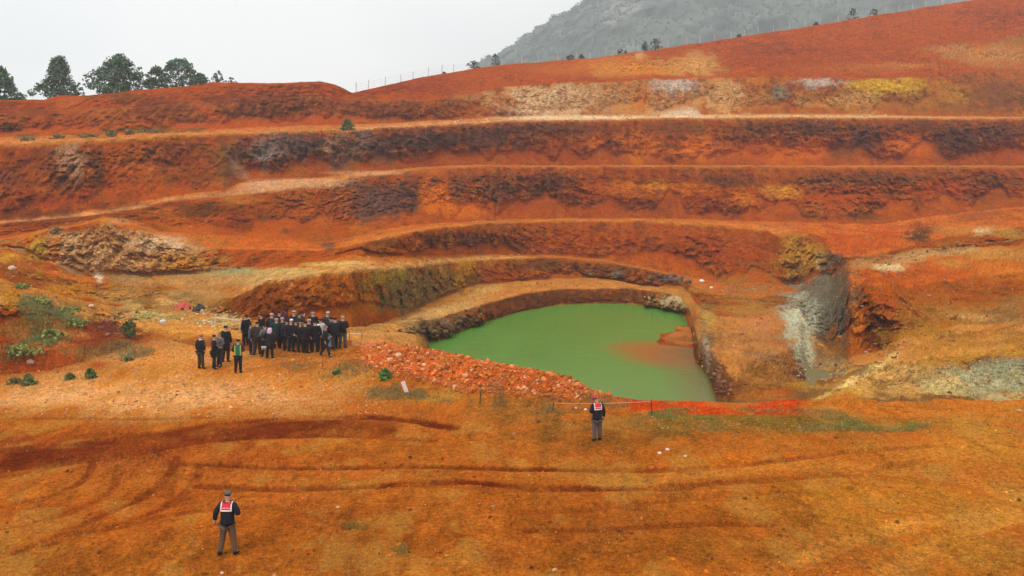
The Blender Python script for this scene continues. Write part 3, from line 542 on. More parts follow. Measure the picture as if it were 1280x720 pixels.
# projected rows of the finished ground: lets things be set on the earth they stand on
RY = YH-(GZ-ZC)*F/np.maximum(GY, .1)
def col_of(x): return int(np.clip(np.searchsorted(xc, x), 0, NC-1))
def seen(x, y):
    c = col_of(x); r = RY[:, c]; ok = np.where(r <= y)[0]
    i = ok[0] if len(ok) else NR-1
    return Vector((GX[i, c], GY[i, c], GZ[i, c]))
def height(X, Y):
    c = col_of(CX+F*X/Y); yy = np.maximum.accumulate(GY[:, c])
    return float(np.interp(Y, yy, GZ[:, c]))
CY = np.maximum.accumulate(GY, axis=0)
#PART2
# ------------------------------------------------------------------ pit lake, sandbank, gully pool
def P4(x, y, z=-4.0): return gpt(x, y, z)
M_water = attr_mat('algae_water', rough=0.2, spec=0.10, scales=(0.5, 3.5), bump=(0.02, 0.008), var=0.05)
nx, ny = 150, 150
wx, wy = np.meshgrid(np.linspace(-13, 26, nx), np.linspace(50, 106, ny))
ridge = [P4(*p) for p in ((806,424),(835,415),(862,404),(890,395))]
low = [P4(*p) for p in ((830,428),(860,432),(885,440))]
dr = segdist(wx, wy, ridge+low[::-1])
shal = [P4(*p) for p in ((815,436),(842,446),(870,450))]
ds = segdist(wx, wy, shal)
wn = fbm(wx*0.12, wy*0.06, wx*0, 4, off=9)
cw = np.broadcast_to(np.array([0.080, 0.198, 0.026]), wx.shape+(3,)).copy()
tw = sstep(5.2, 0.8, ds+2.5*wn)[..., None]*0.95
cw = cw*(1-tw)+np.array([0.28, 0.088, 0.012])*tw
br = sstep(4, 0.5, segdist(wx, wy, [P4(895,500), P4(880,465), P4(866,440)])+2*wn)[..., None]*0.7
cw = cw*(1-br)+np.array([0.13, 0.085, 0.028])*br
br2 = sstep(12, 0, segdist(wx, wy, [P4(760,490), P4(890,500)])+4*wn)[..., None]*0.22
cw = cw*(1-br2)+np.array([0.10, 0.10, 0.03])*br2
cw *= (1+0.12*wn)[..., None]
ii = np.arange(nx*ny).reshape(ny, nx)
qf = np.stack([ii[:-1,:-1], ii[:-1,1:], ii[1:,1:], ii[1:,:-1]], -1).reshape(-1, 4)
lake = make_mesh('lake_water', np.stack([wx, wy, np.full(wx.shape, -4.0)], -1).reshape(-1, 3), qf, M_water, None, True, cw.reshape(-1, 3)); tag(lake, kind='structure')
bx, by = np.meshgrid(np.linspace(10, 26, 130), np.linspace(62, 92, 150))
poly = [P4(*p) for p in ((797,427),(818,417),(840,409),(862,400),(905,388),(915,430),(880,438),(852,436),(822,434))]
def inside(px, py, pts):
    r = np.zeros(px.shape, bool); n = len(pts)
    for i in range(n):
        (x0, y0), (x1, y1) = pts[i], pts[(i+1) % n]
        c = ((y0 > py) != (y1 > py)) & (px < (x1-x0)*(py-y0)/(y1-y0+1e-9)+x0); r ^= c
    return r
bn = fbm(bx*0.4, by*0.3, bx*0, 4, off=2)
sd_ = segdist(bx, by, poly+poly[:1])*np.where(inside(bx, by, poly), 1, -1)+0.9*bn
bz = -4.0 + np.where(sd_ > 0, 0.10*np.minimum(sd_, 3.0), 0.22*sd_) - 0.10 + 0.03*fbm(bx*2, by*2, bx*0, 3) + 0.06*np.maximum(bn, 0)
dry = sstep(-3.99, -3.88, bz+0.05*bn)[..., None]
cb = alb((150,62,16), EA)*(1-dry) + alb((164,96,44), EA)*dry
cb = cb*np.clip(1+0.5*bn+0.4*fbm(bx*1.7, by*1.2, bx*0, 3), .5, 1.5)[..., None]
ii = np.arange(bx.size).reshape(bx.shape)
qf2 = np.stack([ii[:-1,:-1], ii[:-1,1:], ii[1:,1:], ii[1:,:-1]], -1).reshape(-1, 4)
tag(make_mesh('sandbank', np.stack([bx, by, bz], -1).reshape(-1, 3), qf2, M_earth, None, True, cb.reshape(-1, 3)), kind='structure')
pc = seen(1012, 474)
a = np.linspace(0, 2*math.pi, 33)[:-1]
pv = np.array([[pc.x+2.2*math.cos(t)*(1+.2*math.sin(3*t)), pc.y+3.2*math.sin(t), pc.z+0.10] for t in a]+[[pc.x, pc.y, pc.z+0.10]])
tag(make_mesh('pool_water', pv, np.array([[i, (i+1) % 32, 32] for i in range(32)]), M_water, None, True, np.tile([0.13, 0.12, 0.04], (33, 1))), kind='structure')

# ------------------------------------------------------------------ the far mountain and its scrub
mc = np.linspace(520, 1500, 330); mt = np.linspace(0, 1, 170)
ry = np.interp(mc, [520,560,600,625,650,680,700,735,760,800,880,1000,1200,1500,2300], [150,118,84,70,52,34,22,1,-14,-30,-52,-60,-90,-110,-60])
MX, MT = np.meshgrid(mc, mt)
Yb = 760; Yr = 1150
MYD = Yb+(Yr-Yb)*MT
zr = ZC+(YH-ry)/F*Yr
MZ = 6+(zr-6)[None, :]*(MT**0.85)
MXX = (MX-CX)/F*Yr*(0.86+0.14*MT)
nb = fbm(MXX*0.006, MYD*0.006, MZ*0, 5, gain=0.55, off=40); nrg = 1-2*np.abs(fbm(MXX*0.011, MYD*0.006, MZ*0.01, 4, off=12))
crag = fbm(MXX*0.035, MYD*0.03, MZ*0.04, 4, gain=0.6, off=77)
MYD = MYD + 60*nb*(MT < .999) - 22*nrg - 9*crag
MZ = MZ + (5*crag+7*nrg-3)*sstep(0, .3, MT)
mcol = np.array([0.078, 0.102, 0.078])[None, None]*(1+0.5*crag+0.5*nb)[..., None]
gl = sstep(0.05, 0.4, nb+0.5*crag)[..., None]
mcol = mcol*(1-gl)+np.array([0.058, 0.088, 0.064])*gl
pr = np.clip(sstep(1.3, .5, ((MX-770)/24)**2+((MT-0.76)/0.10)**2 - 1.6*crag) + sstep(1.2, .4, ((MX-800)/20)**2+((MT-0.93)/0.06)**2-1.4*crag)+ sstep(1.2, .4, ((MX-765)/14)**2+((MT-0.52)/0.06)**2-1.4*crag)*.7 + .7*sstep(.38, .6, crag), 0, 1)[..., None]
pr = pr*0.4
mcol = mcol*(1-pr)+np.array([0.30, 0.27, 0.23])*pr
bk = np.stack([MXX[-1], MYD[-1]+250, MZ[-1]-120], -1)          # the slope behind the ridge
MV = np.concatenate([np.stack([MXX, MYD, MZ], -1).reshape(-1, 3), bk]); mcol = np.concatenate([mcol.reshape(-1, 3), mcol[-1]])
ii = np.arange(len(MV)).reshape(-1, len(mc))
tag(make_mesh('hills', MV, np.stack([ii[:-1,:-1], ii[:-1,1:], ii[1:,1:], ii[1:,:-1]], -1).reshape(-1, 4), M_hill, None, True, np.clip(mcol, .01, .6)), kind='structure')

def leaf_cloud(cent, rad, n, size, cols, flat=0.8, up=0.3):
    """n leaf-sized faces round each centre; returns verts, quads, colours"""
    cent = np.repeat(np.asarray(cent, float), n, 0); rad = np.repeat(np.asarray(rad, float), n)
    cols = np.repeat(np.asarray(cols, float), n, 0)
    m = len(cent)
    dr = rng.normal(size=(m, 3)); dr /= np.linalg.norm(dr, axis=1)[:, None]
    p = cent + dr*(rad*rng.uniform(0.25, 1, m)**0.6)[:, None]*np.array([1, 1, flat])
    t = rng.normal(size=(m, 3))+dr*0.8; t[:, 2] += up; t /= np.linalg.norm(t, axis=1)[:, None]
    b = np.cross(t, rng.normal(size=(m, 3))); b /= np.linalg.norm(b, axis=1)[:, None]
    s = (size*rng.uniform(0.6, 1.4, m))[:, None] if np.isscalar(size) else (np.repeat(size, n)*rng.uniform(0.6, 1.4, m))[:, None]
    Vv = np.stack([p-t*s*.5, p+b*s*.28, p+t*s*.5, p-b*s*.28], 1).reshape(-1, 3)
    cc = cols*rng.uniform(0.7, 1.35, m)[:, None]
    return Vv, np.arange(m*4).reshape(m, 4), np.repeat(cc, 4, 0)
ok = np.where((MX > 590) & (MX < 1750) & (MT > .15) & (MT <= .998))
pk = rng.choice(len(ok[0]), 9000)
pk = pk[(rng.uniform(size=len(pk)) < np.clip(.65+1.5*nb[ok][pk], .15, 1)) & (pr[ok][pk, 0] < .6)]
hc = np.stack([MXX[ok][pk], MYD[ok][pk]-1, MZ[ok][pk]+1], -1); hr = rng.uniform(1.0, 2.6, len(hc))*np.where(rng.uniform(size=len(hc)) < .12, 1.6, 1)
v_, f_, c_ = leaf_cloud(hc, hr, 14, 1.7, np.array([0.060, 0.090, 0.066])[None]*rng.uniform(.78, 1.25, (len(hc), 1)), 1.1)
rcx = np.linspace(600, 760, 150)+rng.normal(size=150)*2
ri = np.clip(np.searchsorted(mc, rcx), 0, len(mc)-1)
rc = np.stack([MXX[-1, ri], MYD[-1, ri], MZ[-1, ri]+.8], -1); rr = rng.uniform(1.0, 2.8, 150)
v2, f2, c2 = leaf_cloud(rc, rr, 26, 1.5, np.tile([0.07, 0.095, 0.075], (150, 1)), 1.3)
tag(make_mesh('scrub_woodland', np.concatenate([v_, v2]), np.concatenate([f_, f2+len(v_)]), M_leaf, None, False, np.concatenate([c_, c2])), kind='stuff')

# ------------------------------------------------------------------ trees, shrubs
M_bark = plain('bark', (0.10, 0.07, 0.05), .95, .1, .3, 6)
def tubes(segs, n=6):
    """segs: list of (p0, p1, r0, r1)"""
    V, Fc = [], []
    for p0, p1, r0, r1 in segs:
        p0, p1 = Vector(p0), Vector(p1); q = (p1-p0).to_track_quat('Z', 'Y'); o = len(V)
        for p, r in ((p0, r0), (p1, r1)):
            for k in range(n):
                a = 2*math.pi*k/n; V.append(p+q @ Vector((r*math.cos(a), r*math.sin(a), 0)))
        for k in range(n): Fc.append((o+k, o+(k+1) % n, o+n+(k+1) % n, o+n+k))
    return np.array([tuple(v) for v in V]), np.array(Fc)
def tree(name, label, cat, loc, h, prof, nclump, leaf, col, group=None, crs=0.10, lean=0.0, gap=0.25, per=16):
    """prof: list of (height share, radius m): outline of the crown"""
    r = tag(empty(name, loc, rng.uniform(0, 6)), label, cat, group)
    pr_ = np.array(prof); C_ = []; segs = []
    bend = lambda z: Vector((lean*(z/h)**1.6*h*.2, 0.03*h*math.sin(3*z/h), z))
    zs = np.linspace(0, h*.93, 7)
    for a, b in zip(zs[:-1], zs[1:]): segs.append((bend(a), bend(b), .025*h*(1-a/h*.85), .025*h*(1-b/h*.85)))
    lob = rng.uniform(0, 6.28, 3)
    for k in range(nclump):
        zz = rng.uniform(pr_[0, 0], 1.0)**0.92; R = np.interp(zz, pr_[:, 0], pr_[:, 1])
        a = rng.uniform(0, 6.28); R *= 1+0.28*math.sin(2*a+lob[0]+zz*7)+0.18*math.sin(5*a+lob[1]-zz*11)
        rad = R*rng.uniform(0.15, 1)**0.5
        base = bend(zz*h)
        if perlin(np.float32(base.x+rad*math.cos(a)*1.1+loc[0]), np.float32(rad*math.sin(a)*1.1), np.float32(zz*h*.9)) < -gap: continue
        c = base+Vector((rad*math.cos(a), rad*math.sin(a), rng.normal()*h*.02-.10*rad)); C_.append(c)
        if len(segs) < 46 and rad > .35*R: segs.append((bend(max(zz*h-.25*rad, .05*h)), c, .012*h*(1-zz*.7), .004*h))
    v, f = tubes(segs); make_mesh('trunk', v, f, M_bark, r, True)
    C_ = np.array([tuple(c) for c in C_]); tint = rng.uniform(.55, 1.5, (len(C_), 1))
    v, f, c = leaf_cloud(C_, np.full(len(C_), crs*h*1.0)*rng.uniform(.6, 1.3, len(C_)), per, leaf, np.array(col)[None]*tint, .7)
    make_mesh('crown', v, f, M_leaf, r, False, c)
    return r
def top_at(x, dy=3.0):
    c = col_of(x); yS = GY[np.where(SEG == 16)[0][-1], c]; Y = yS+dy
    X = (x-CX)/F*Y
    return Vector((X, Y, height(X, Y)-.1))
PINE = (0.092, 0.160, 0.098)
G_t = 'pines along the left skyline'
def mpx(n, Y): return n*Y/F
def top_tree(x, ytop, wpx, prof, n, label, leaf=.42, dy=4, lean=0, gap=.25, name='pine_tree', cat='tree', col=PINE, per=16, crs=.09, group=G_t):
    n = int(n*1.35); gap += .02; b = top_at(x, dy); h = ZC+(YH-ytop)/F*b.y-b.z; R = mpx(wpx/2, b.y)
    return tree(name, label, cat, b, h, [(z, q*R) for z, q in prof], n, leaf, col, group, crs, lean, gap, per)
cone = [(0.04,.75),(.15,1),(.35,.85),(.6,.55),(.8,.36),(1,.08)]
rnd = [(0.05,.7),(.2,1),(.5,.95),(.75,.7),(.92,.4),(1,.15)]
top_tree(0, 86, 54, cone, 330, 'dark pine cut off by the left edge of the photo')
top_tree(74, 72, 50, [(0.04,.7),(.15,1),(.3,.9),(.5,.62),(.7,.5),(.9,.25),(1,.08)], 330, 'narrow pointed pine standing alone on the left skyline', gap=.18)
top_tree(148, 71, 62, rnd, 420, 'broad dense round topped pine, widest of the left skyline', gap=.3)
top_tree(196, 84, 22, rnd, 110, 'slim small pine touching the left side of the open crowned pine', gap=.15)
top_tree(224, 74, 56, [(0.05,.6),(.2,.95),(.45,1),(.7,.75),(.9,.45),(1,.15)], 300, 'open crowned pine with sky showing through its branches', gap=.08)
top_tree(251, 92, 22, rnd, 100, 'low pine at the right foot of the open crowned pine', gap=.15)
top_tree(272, 89, 18, rnd, 70, 'small lone bush on the crest right of the pines', name='bush', cat='bush', leaf=.25, gap=.1, col=(.05,.07,.04), per=12)
top_tree(288, 97, 16, rnd, 40, 'lowest bush at the right end of the skyline pines', name='bush', cat='bush', leaf=.22, col=(.05,.06,.04), per=12)
for x, yt, wpx, lab in ((592,76,18,'grey green bush on the ridge where the mountain begins'),(620,67,10,'small upright tree on the ridge at the mountain foot'),(713,69,12,'dark low bush on the ridge under the hazy mountain'),(726,68,9,'small faint bush close right of the dark low ridge bush'),(778,61,16,'pale green bush on the ridge left of the dark ridge tree'),(806,52,8,'thin sapling just left of the dark ridge tree'),(819,49,16,'darkest little tree on the middle of the red ridge'),(925,43,7,'tiny bush on the ridge right of the dark ridge tree'),(1020,28,7,'tiny bush on the upper ridge left of the tall post bush'),(1066,11,13,'tallest bush on the right part of the red ridge'),(1092,11,9,'faint bush right of the tallest right hand ridge bush'),(555,90,5,'tiny dark bush on the ridge among the left fence posts')):
    top_tree(x, yt, wpx, rnd, 40, lab, name='bush', cat='bush', leaf=.26, dy=1.2, col=(.035,.05,.033), gap=.3, per=12, crs=.16, group='bushes along the red ridge')
def shrub(x, y, hpx, wpx, label, col, name='shrub', n=60, leaf=.09, group='shrubs on the quarry ground', prof=rnd, per=14):
    n = int(n*1.15); col = tuple(c*1.6 for c in col); leaf *= 1.25; b = seen(x, y); h = mpx(hpx, b.y); R = mpx(wpx/2, b.y)
    return tree(name, label, 'shrub', b-Vector((0, 0, .03)), h, [(z, q*R) for z, q in prof], n, leaf, col, group, .16, 0, .35, per)
DG = (.12, .13, .045)
shrub(161,422,19,18,'dark green bush on the dark tip of the left red mound',(.07,.09,.035),n=90)
shrub(155,416,12,6,'slim sprig growing against the dark bush on the mound tip',(.03,.045,.02),n=30)
shrub(159,452,9,14,'low olive shrub below the tip of the left mound',(.14,.14,.06),n=60)
shrub(86,474,9,11,'round shrub, left of the pair at the mound foot',DG)
shrub(112,473,12,13,'dark round shrub, right of the pair at the mound foot',(.07,.10,.03),n=80)
shrub(34,482,13,17,'tufty green shrub on the bright gravel at the far left',(.09,.11,.035),n=80)
shrub(16,480,11,14,'paler shrub touching the far left gravel shrub',(.14,.14,.055))
shrub(480,475,14,12,'bright green little shrub at the foot of the rubble bank',(.07,.13,.03),n=90)
shrub(420,468,7,10,'small green shrub in front of the crowd',(.09,.12,.035),n=50)
shrub(434,163,14,14,'lone green shrub on the upper bench edge',(.09,.11,.04),n=80,leaf=.25)
for x, y, h_, w_, lab in ((72,173,6,20,'low olive bush on the upper left bench, nearest the left edge'),(110,172,5,26,'long flat olive bush on the upper left bench'),(139,171,8,13,'tallest of the olive bushes on the upper left bench'),(160,169,6,14,'small olive bush right of the tallest bench bush'),(186,166,5,34,'widest grey green bush on the upper left bench'),(34,176,5,22,'brownish bush at the left end of the upper bench'),(70,291,6,16,'green bush on the brink of the ochre wall')):
    shrub(x, y, h_, w_, lab, (.16,.12,.05), leaf=.24, group='bushes on the upper left bench', n=45)
for x, y, h_, w_, lab in ((48,380,8,30,'dark green broom clump at the head of the left grass strip'),(80,390,6,44,'long olive broom clump right of the dark head clump'),(94,407,7,28,'grey green broom clump nearest the mound tip'),(60,421,9,44,'dark broom clump in the middle of the grass strip'),(24,442,11,54,'bright green broom clump at the left frame edge'),(25,360,5,20,'small broom clump above the yellow earth at the left')):
    shrub(x, y, h_, w_, lab, (.17,.18,.055), n=110, leaf=.13, group='broom clumps on the left mound', prof=[(0.05,.9),(.3,1),(.6,.85),(.85,.5),(1,.2)])

# ------------------------------------------------------------------ stones and grass (nobody could count them)
def ico():
    b = bmesh.new(); bmesh.ops.create_icosphere(b, subdivisions=1, radius=1)
    v = np.array([tuple(x.co) for x in b.verts]); f = np.array([[x.index for x in q.verts] for q in b.faces]); b.free(); return v, f
IV, IF = ico()
def stones(name, pos, size, cols, kind='stuff', sink=.25):
    n = len(pos); m = len(IV)
    v = np.broadcast_to(IV, (n, m, 3))*rng.uniform(.55, 1.25, (n, m, 1))
    v = v*rng.uniform(.5, 1.25, (n, 1, 3))*np.array([1, 1, .75])
    a = rng.uniform(0, 6.28, n); c, s = np.cos(a)[:, None], np.sin(a)[:, None]
    t = rng.normal(size=n)*.5; ct, st = np.cos(t)[:, None], np.sin(t)[:, None]
    x, y, z = v[..., 0], v[..., 1], v[..., 2]
    y, z = y*ct-z*st, y*st+z*ct
    v = np.stack([x*c-y*s, x*s+y*c, z], -1)*np.asarray(size)[:, None, None]
    v = v + np.asarray(pos)[:, None, :]; v[..., 2] += np.asarray(size)[:, None]*(.55-sink*1.6)
    f = (IF[None]+(np.arange(n)*m)[:, None, None]).reshape(-1, 3)
    cc = np.repeat(cols, m, 0)*rng.uniform(.85, 1.15, (n*m, 1))
    return tag(make_mesh(name, v.reshape(-1, 3), f, M_stone, None, False, np.clip(cc, .005, .8)), kind=kind)
def pick(mask, n, wgt=None):
    c = np.where(mask.ravel())[0]
    if wgt is not None:
        p = wgt.ravel()[c]; p = p/p.sum(); k = rng.choice(c, n, p=p)
    else: k = rng.choice(c, n)
    return k
Vf = V; Cf = COLR.reshape(-1, 3)
def jit(k, a=.06): return Vf[k]+np.stack([rng.uniform(-a, a, len(k)), rng.uniform(-a, a, len(k)), np.zeros(len(k))], -1)
inx = (PX > -60) & (PX < 1340)
wg = np.clip(.35+1.6*np.maximum(fbm(GX*0.35, GY*0.3, GX*0, 3, off=400), 0), .2, 2)
k = pick((SG == 1) & inx, 11000, wg*(1-.8*np.pad(TRK, ((0, NR-len(sub)), (0, 0)))))
sz = .013+.016*rng.pareto(2.4, len(k)).clip(0, 5)
mixc = Cf[k]*rng.uniform(.4, 1.9, (len(k), 1)); pale = rng.uniform(size=len(k)) < .05
mixc[pale] = np.array([.42, .23, .11])*rng.uniform(.6, 1.3, (pale.sum(), 1))
stones('gravel', jit(k), sz, mixc)
k = pick((SG == 1) & (PX > -20) & (PX < 480) & (PY > 430) & (PY < 520), 2600)
stones('bright_gravel', jit(k), .02+.022*rng.pareto(2.4, len(k)).clip(0, 4), np.array([.50, .25, .11])*rng.uniform(.6, 1.25, (len(k), 1)))
k = pick((bt > .1) & ((SG <= 1) | (TT < .25)), 14000)
rc_ = np.array([.50, .15, .032])*rng.uniform(.35, 1.35, (len(k), 1)); q = rng.uniform(size=len(k)) < .14; rc_[q] = np.array([.58, .28, .13])*rng.uniform(.8, 1.2, (q.sum(), 1))
stones('rubble', jit(k), np.where(rng.uniform(size=len(k)) < .006, .2, (.016+.018*rng.pareto(2.2, len(k))).clip(0, .13)), rc_)
k = pick((PX > 452) & (PX < 560) & (SG <= 2) & (PY > 428) & (PY < 470), 500)
stones('pale_rubble', jit(k), (.035+.035*rng.pareto(2.5, len(k))).clip(0, .14), np.array([.50,.20,.085])*rng.uniform(.5, 1.3, (len(k), 1)))
k = pick((SG == 1) & (PX > 640) & (PX < 1290) & (PY < 545), 1000)
stones('scattered_stones', jit(k), (.016+.02*rng.pareto(2.6, len(k))).clip(0, .11), np.array([.32, .17, .075])*rng.uniform(.5, 1.5, (len(k), 1)))
sets = []
def addset(mask, n, s0, s1, col, var=.5):
    k = pick(mask, n); sets.append((Vf[k], (s0+(s1-s0)*rng.uniform(0, 1, n)**3), np.asarray(col)[None]*rng.uniform(1-var, 1+var, (n, 1))))
mid_ = (SG >= 2) & (SG <= 9)
addset(((SG == segid['A']) | (SG == segid['W'])) & (PX > 526) & (PX < 606) & (TT > .1), 110, .04, .30, (.17,.09,.04))
addset((SG == segid['A']) & (PX > 806) & (PX < 892), 110, .04, .24, (.32,.18,.06))
addset(mid_ & (blob(890,455,10,40,-14) < 1), 60, .04, .24, (.20,.10,.045))
addset(mid_ & (blob(906,478,8,22,-10) < 1), 40, .04, .22, (.17,.065,.03))
addset(mid_ & (blob(1002,396,20,28,-25) < 1.1), 260, .03, .18, (.34,.30,.20))
addset(mid_ & (blob(1006,438,14,34) < 1.1), 240, .03, .18, (.32,.28,.18))
addset(mid_ & (blob(1030,462,26,12) < 1.1), 140, .04, .25, (.28,.19,.10))
addset(mid_ & (blob(1250,466,44,18) < 1.1), 420, .02, .12, (.26,.23,.13))
addset(mid_ & (PX > 1040) & (PX < 1280) & (PY > 300), 700, .02, .17, (.32,.15,.065))
addset((SG == segid['CB']) & (blob(838,346,24,7) < 1.2), 60, .15, .7, (.12,.07,.045))
addset((SG == segid['TF']) & (PX > 560) & (PX < 1180), 300, .08, .32, (.50,.33,.19))
for n, lo in (('TE',430),('TD',430),('TC',430),('TB',300)):
    addset((SG == segid[n]) & (PX > lo) & (PX < 1200), 320, .05, .24, (.33,.14,.05))
for n in ('CE','CD','CC','CB'):
    addset((SG == segid[n]) & (PX > 0) & (PX < 1280) & (TT < .3), 280, .06, .26, (.24,.09,.03))
addset(mid_ & (blob(145,412,26,18) < 1), 150, .05, .22, (.17,.065,.035))
addset(mid_ & (PX > -20) & (PX < 190), 320, .03, .16, (.28,.12,.055))
addset(mid_ & (blob(262,396,40,14) < 1.1), 260, .04, .20, (.44,.30,.15))
stones('fallen_rocks', np.concatenate([s[0] for s in sets]), np.concatenate([s[1] for s in sets]), np.concatenate([s[2] for s in sets]))
# grass
M_grass = attr_mat('grass', rough=.9, spec=.03, bump=None, var=.2)
gp, gh, gc = [], [], []
def addgrass(mask, n, h, col, wgt=None):
    k = pick(mask, n, wgt); gp.append(jit(k, .12)); gh.append(h*rng.uniform(.5, 1.4, n)); gc.append(np.asarray(col)[None]*rng.uniform(.6, 1.4, (n, 1)))
n1 = np.maximum(fbm(GX*0.45, GY*0.35, GX*0, 3, off=500)+.05, 0)+.005
addgrass((SG == 1) & (blob(960,526,190,14) < 1), 2000, .09, (.26,.21,.065), n1)
addgrass((SG == 1) & (blob(880,517,70,7) < 1), 700, .10, (.19,.21,.05), n1)
addgrass((SG == 1) & (blob(1110,532,60,8) < 1), 500, .11, (.20,.21,.06), n1)
addgrass((SG == 1) & (blob(540,492,100,14) < 1), 1300, .12, (.26,.19,.07), n1)
addgrass((SG == 1) & (blob(400,462,70,12) < 1), 700, .12, (.24,.17,.06), n1)
addgrass((SG == 1) & (blob(700,505,90,12) < 1), 700, .12, (.20,.17,.06), n1)
addgrass((SG == 1) & inx & (PY < 720), 4200, .07, (.30,.18,.06), n1**1.5)
addgrass((SG == 1) & (blob(442,657,16,5) < 1), 90, .09, (.12,.14,.03)); addgrass((SG == 1) & (blob(501,688,10,8) < 1), 70, .09, (.14,.15,.04))
addgrass(mid_ & (blob(62,400,46,26,35) < 1), 2600, .16, (.24,.24,.085), n1+.02)
addgrass(mid_ & (blob(30,435,44,12,-18) < 1), 1000, .18, (.22,.25,.08), n1+.02)
addgrass(((SG >= 1) & (SG <= 8)) & (blob(135,440,60,11) < 1), 900, .14, (.26,.21,.08), n1+.03)
addgrass(((SG >= 2) & (SG <= 8)) & (blob(185,390,50,14) < 1), 900, .12, (.26,.24,.11), n1+.05)
gp = np.concatenate(gp); gh = np.concatenate(gh); gc = np.concatenate(gc); B = 7
pp = np.repeat(gp, B, 0); hh = np.repeat(gh, B)*rng.uniform(.6, 1.2, len(pp)); aa = rng.uniform(0, 6.28, len(pp))
ln = rng.uniform(.15, .7, len(pp)); dx_ = np.stack([np.cos(aa), np.sin(aa), 0*aa], -1); sd = np.stack([-np.sin(aa), np.cos(aa), 0*aa], -1)
root = pp+dx_*(hh*.25)[:, None]-np.array([0, 0, .01]); tip = root+dx_*(hh*ln)[:, None]+np.array([0, 0, 1.0])*hh[:, None]
gv = np.stack([root-sd*(hh*.055)[:, None], root+sd*(hh*.055)[:, None], tip], 1).reshape(-1, 3)
tag(make_mesh('grass', gv, np.arange(len(gv)).reshape(-1, 3), M_grass, None, False, np.repeat(np.repeat(gc, B, 0)*rng.uniform(.7, 1.3, (len(pp), 1)), 3, 0)), kind='stuff')

# single stones one can point at
def boulder(x, y, spx, col, label, group='single stones on the ground'):
    p = seen(x, y); s = mpx(spx/2, p.y)
    b = bmesh.new(); bmesh.ops.create_icosphere(b, subdivisions=2, radius=1)
    for v in b.verts:
        n = v.co.copy(); v.co *= 1+.35*float(perlin(np.float32(n.x*1.3+x), np.float32(n.y*1.3+y), np.float32(n.z*1.3))); v.co.z *= .7
    vv = np.array([tuple(v.co) for v in b.verts])*s; f = np.array([[q.index for q in g.verts] for g in b.faces]); b.free()
    o = make_mesh('boulder', vv, f, M_stone, None, False, np.tile(col, (len(vv), 1))*rng.uniform(.8, 1.1, (len(vv), 1)))
    o.location = p+Vector((0, 0, s*.3)); o.rotation_euler.z = rng.uniform(0, 6); tag(o, label, 'stone', group)
WH = (.68,.56,.44)
for a in ((824,567,5,WH,'left stone of the white pair in front of the lip'),(833,563,5,WH,'right stone of the white pair in front of the lip'),(856,571,4,(.6,.5,.38),'pale stone just right of the white pair'),(731,513,4,WH,'white stone beside the watching guard by the rubble'),(719,512,4,(.6,.35,.2),'orange stone left of the white stone by the guard'),
          (877,353,7,(.75,.66,.56),'white block on the bench beyond the lake, upper one'),(888,361,5,(.72,.62,.52),'smaller white block on the bench beyond the lake'),(113,384,7,(.65,.45,.33),'pale boulder on the head of the left mound'),(14,337,9,(.62,.46,.36),'pale boulder on the slope at the left edge'),(36,455,10,(.50,.27,.20),'pinkish slab on the near side of the left mound'),(262,404,6,(.62,.52,.36),'pale block on the track behind the small group'),(497,446,9,(.62,.36,.24),'pink block on top of the rubble bank'),(487,452,8,(.6,.34,.22),'pink block left of the rubble bank top block'),(716,474,10,(.62,.30,.14),'orange block at the right end of the rubble bank'),(725,485,8,(.35,.10,.06),'dark red block under the right end of the bank'),(277,717,4,WH,'white stone at the bottom edge below the near guard'),(655,486,6,(.6,.3,.17),'pale orange block at the foot of the rubble bank')):
    boulder(*a)
for i, (x, y, s_) in enumerate(((538,414,9),(556,408,12),(574,404,9),(590,402,9),(528,410,7),(845,352,10),(860,354,9),(832,349,8),(893,470,8),(905,480,9),(912,490,8),(888,452,8))):
    lab = ['brown block at the left tip of the lake','largest dark block on the left lake rim','dark block right of the largest left rim block','dark block where the lake wall begins','small brown block left of the lake tip','dark purple block on the bench edge beyond the lake','right dark block on the bench edge beyond the lake','left dark block on the bench edge beyond the lake','upper reddish block of the cliff right of the lake','middle reddish block of the cliff right of the lake','lowest reddish block of the cliff right of the lake','topmost brown block of the cliff right of the lake'][i]
    boulder(x, y, s_, (.16,.09,.05) if i < 8 else (.22,.10,.05), lab, 'blocks round the lake')

# ------------------------------------------------------------------ fence on the ridge, stakes, rope, litter
M_post = plain('pale_post', (.50,.47,.42), .9, .1, .2, 3); M_wood = plain('dark_wood', (.07,.045,.03), .9, .1, .3, 9); M_wire = plain('wire', (.25,.25,.25), .5, .4, .1)
M_white = plain('white_plastic', (.56,.50,.43), .6, .3, .12, 5); M_red = plain('pinkish_red_sheet', (.55,.10,.07), .7, .2, .25, 4); M_black = plain('black_sheet', (.03,.028,.025), .6, .3, .3, 4); M_pink = plain('pale_board', (.58,.45,.42), .8, .2, .15, 4); M_rstake = plain('red_stake', (.35,.06,.03), .8, .2)
def boxv(sx, sy, sz, off=(0, 0, 0), bev=.0):
    b = bmesh.new(); bmesh.ops.create_cube(b, size=1)
    for v in b.verts: v.co = Vector((v.co.x*sx+off[0], v.co.y*sy+off[1], v.co.z*sz+off[2]))
    if bev: bmesh.ops.bevel(b, geom=b.edges[:], offset=bev, segments=2, affect='EDGES')
    bmesh.ops.triangulate(b, faces=b.faces[:])
    v = np.array([tuple(x.co) for x in b.verts]); f = np.array([[q.index for q in g.verts] for g in b.faces]); b.free(); return v, f
rS = np.where(SEG == 16)[0][-1]
cS = [i for i in range(NC) if 442 < xc[i] < 1300]
path = np.stack([GX[rS, cS], GY[rS, cS]+.5, GZ[rS, cS]], -1)
acc = np.concatenate([[0], np.cumsum(np.linalg.norm(np.diff(path, axis=0), axis=1))])
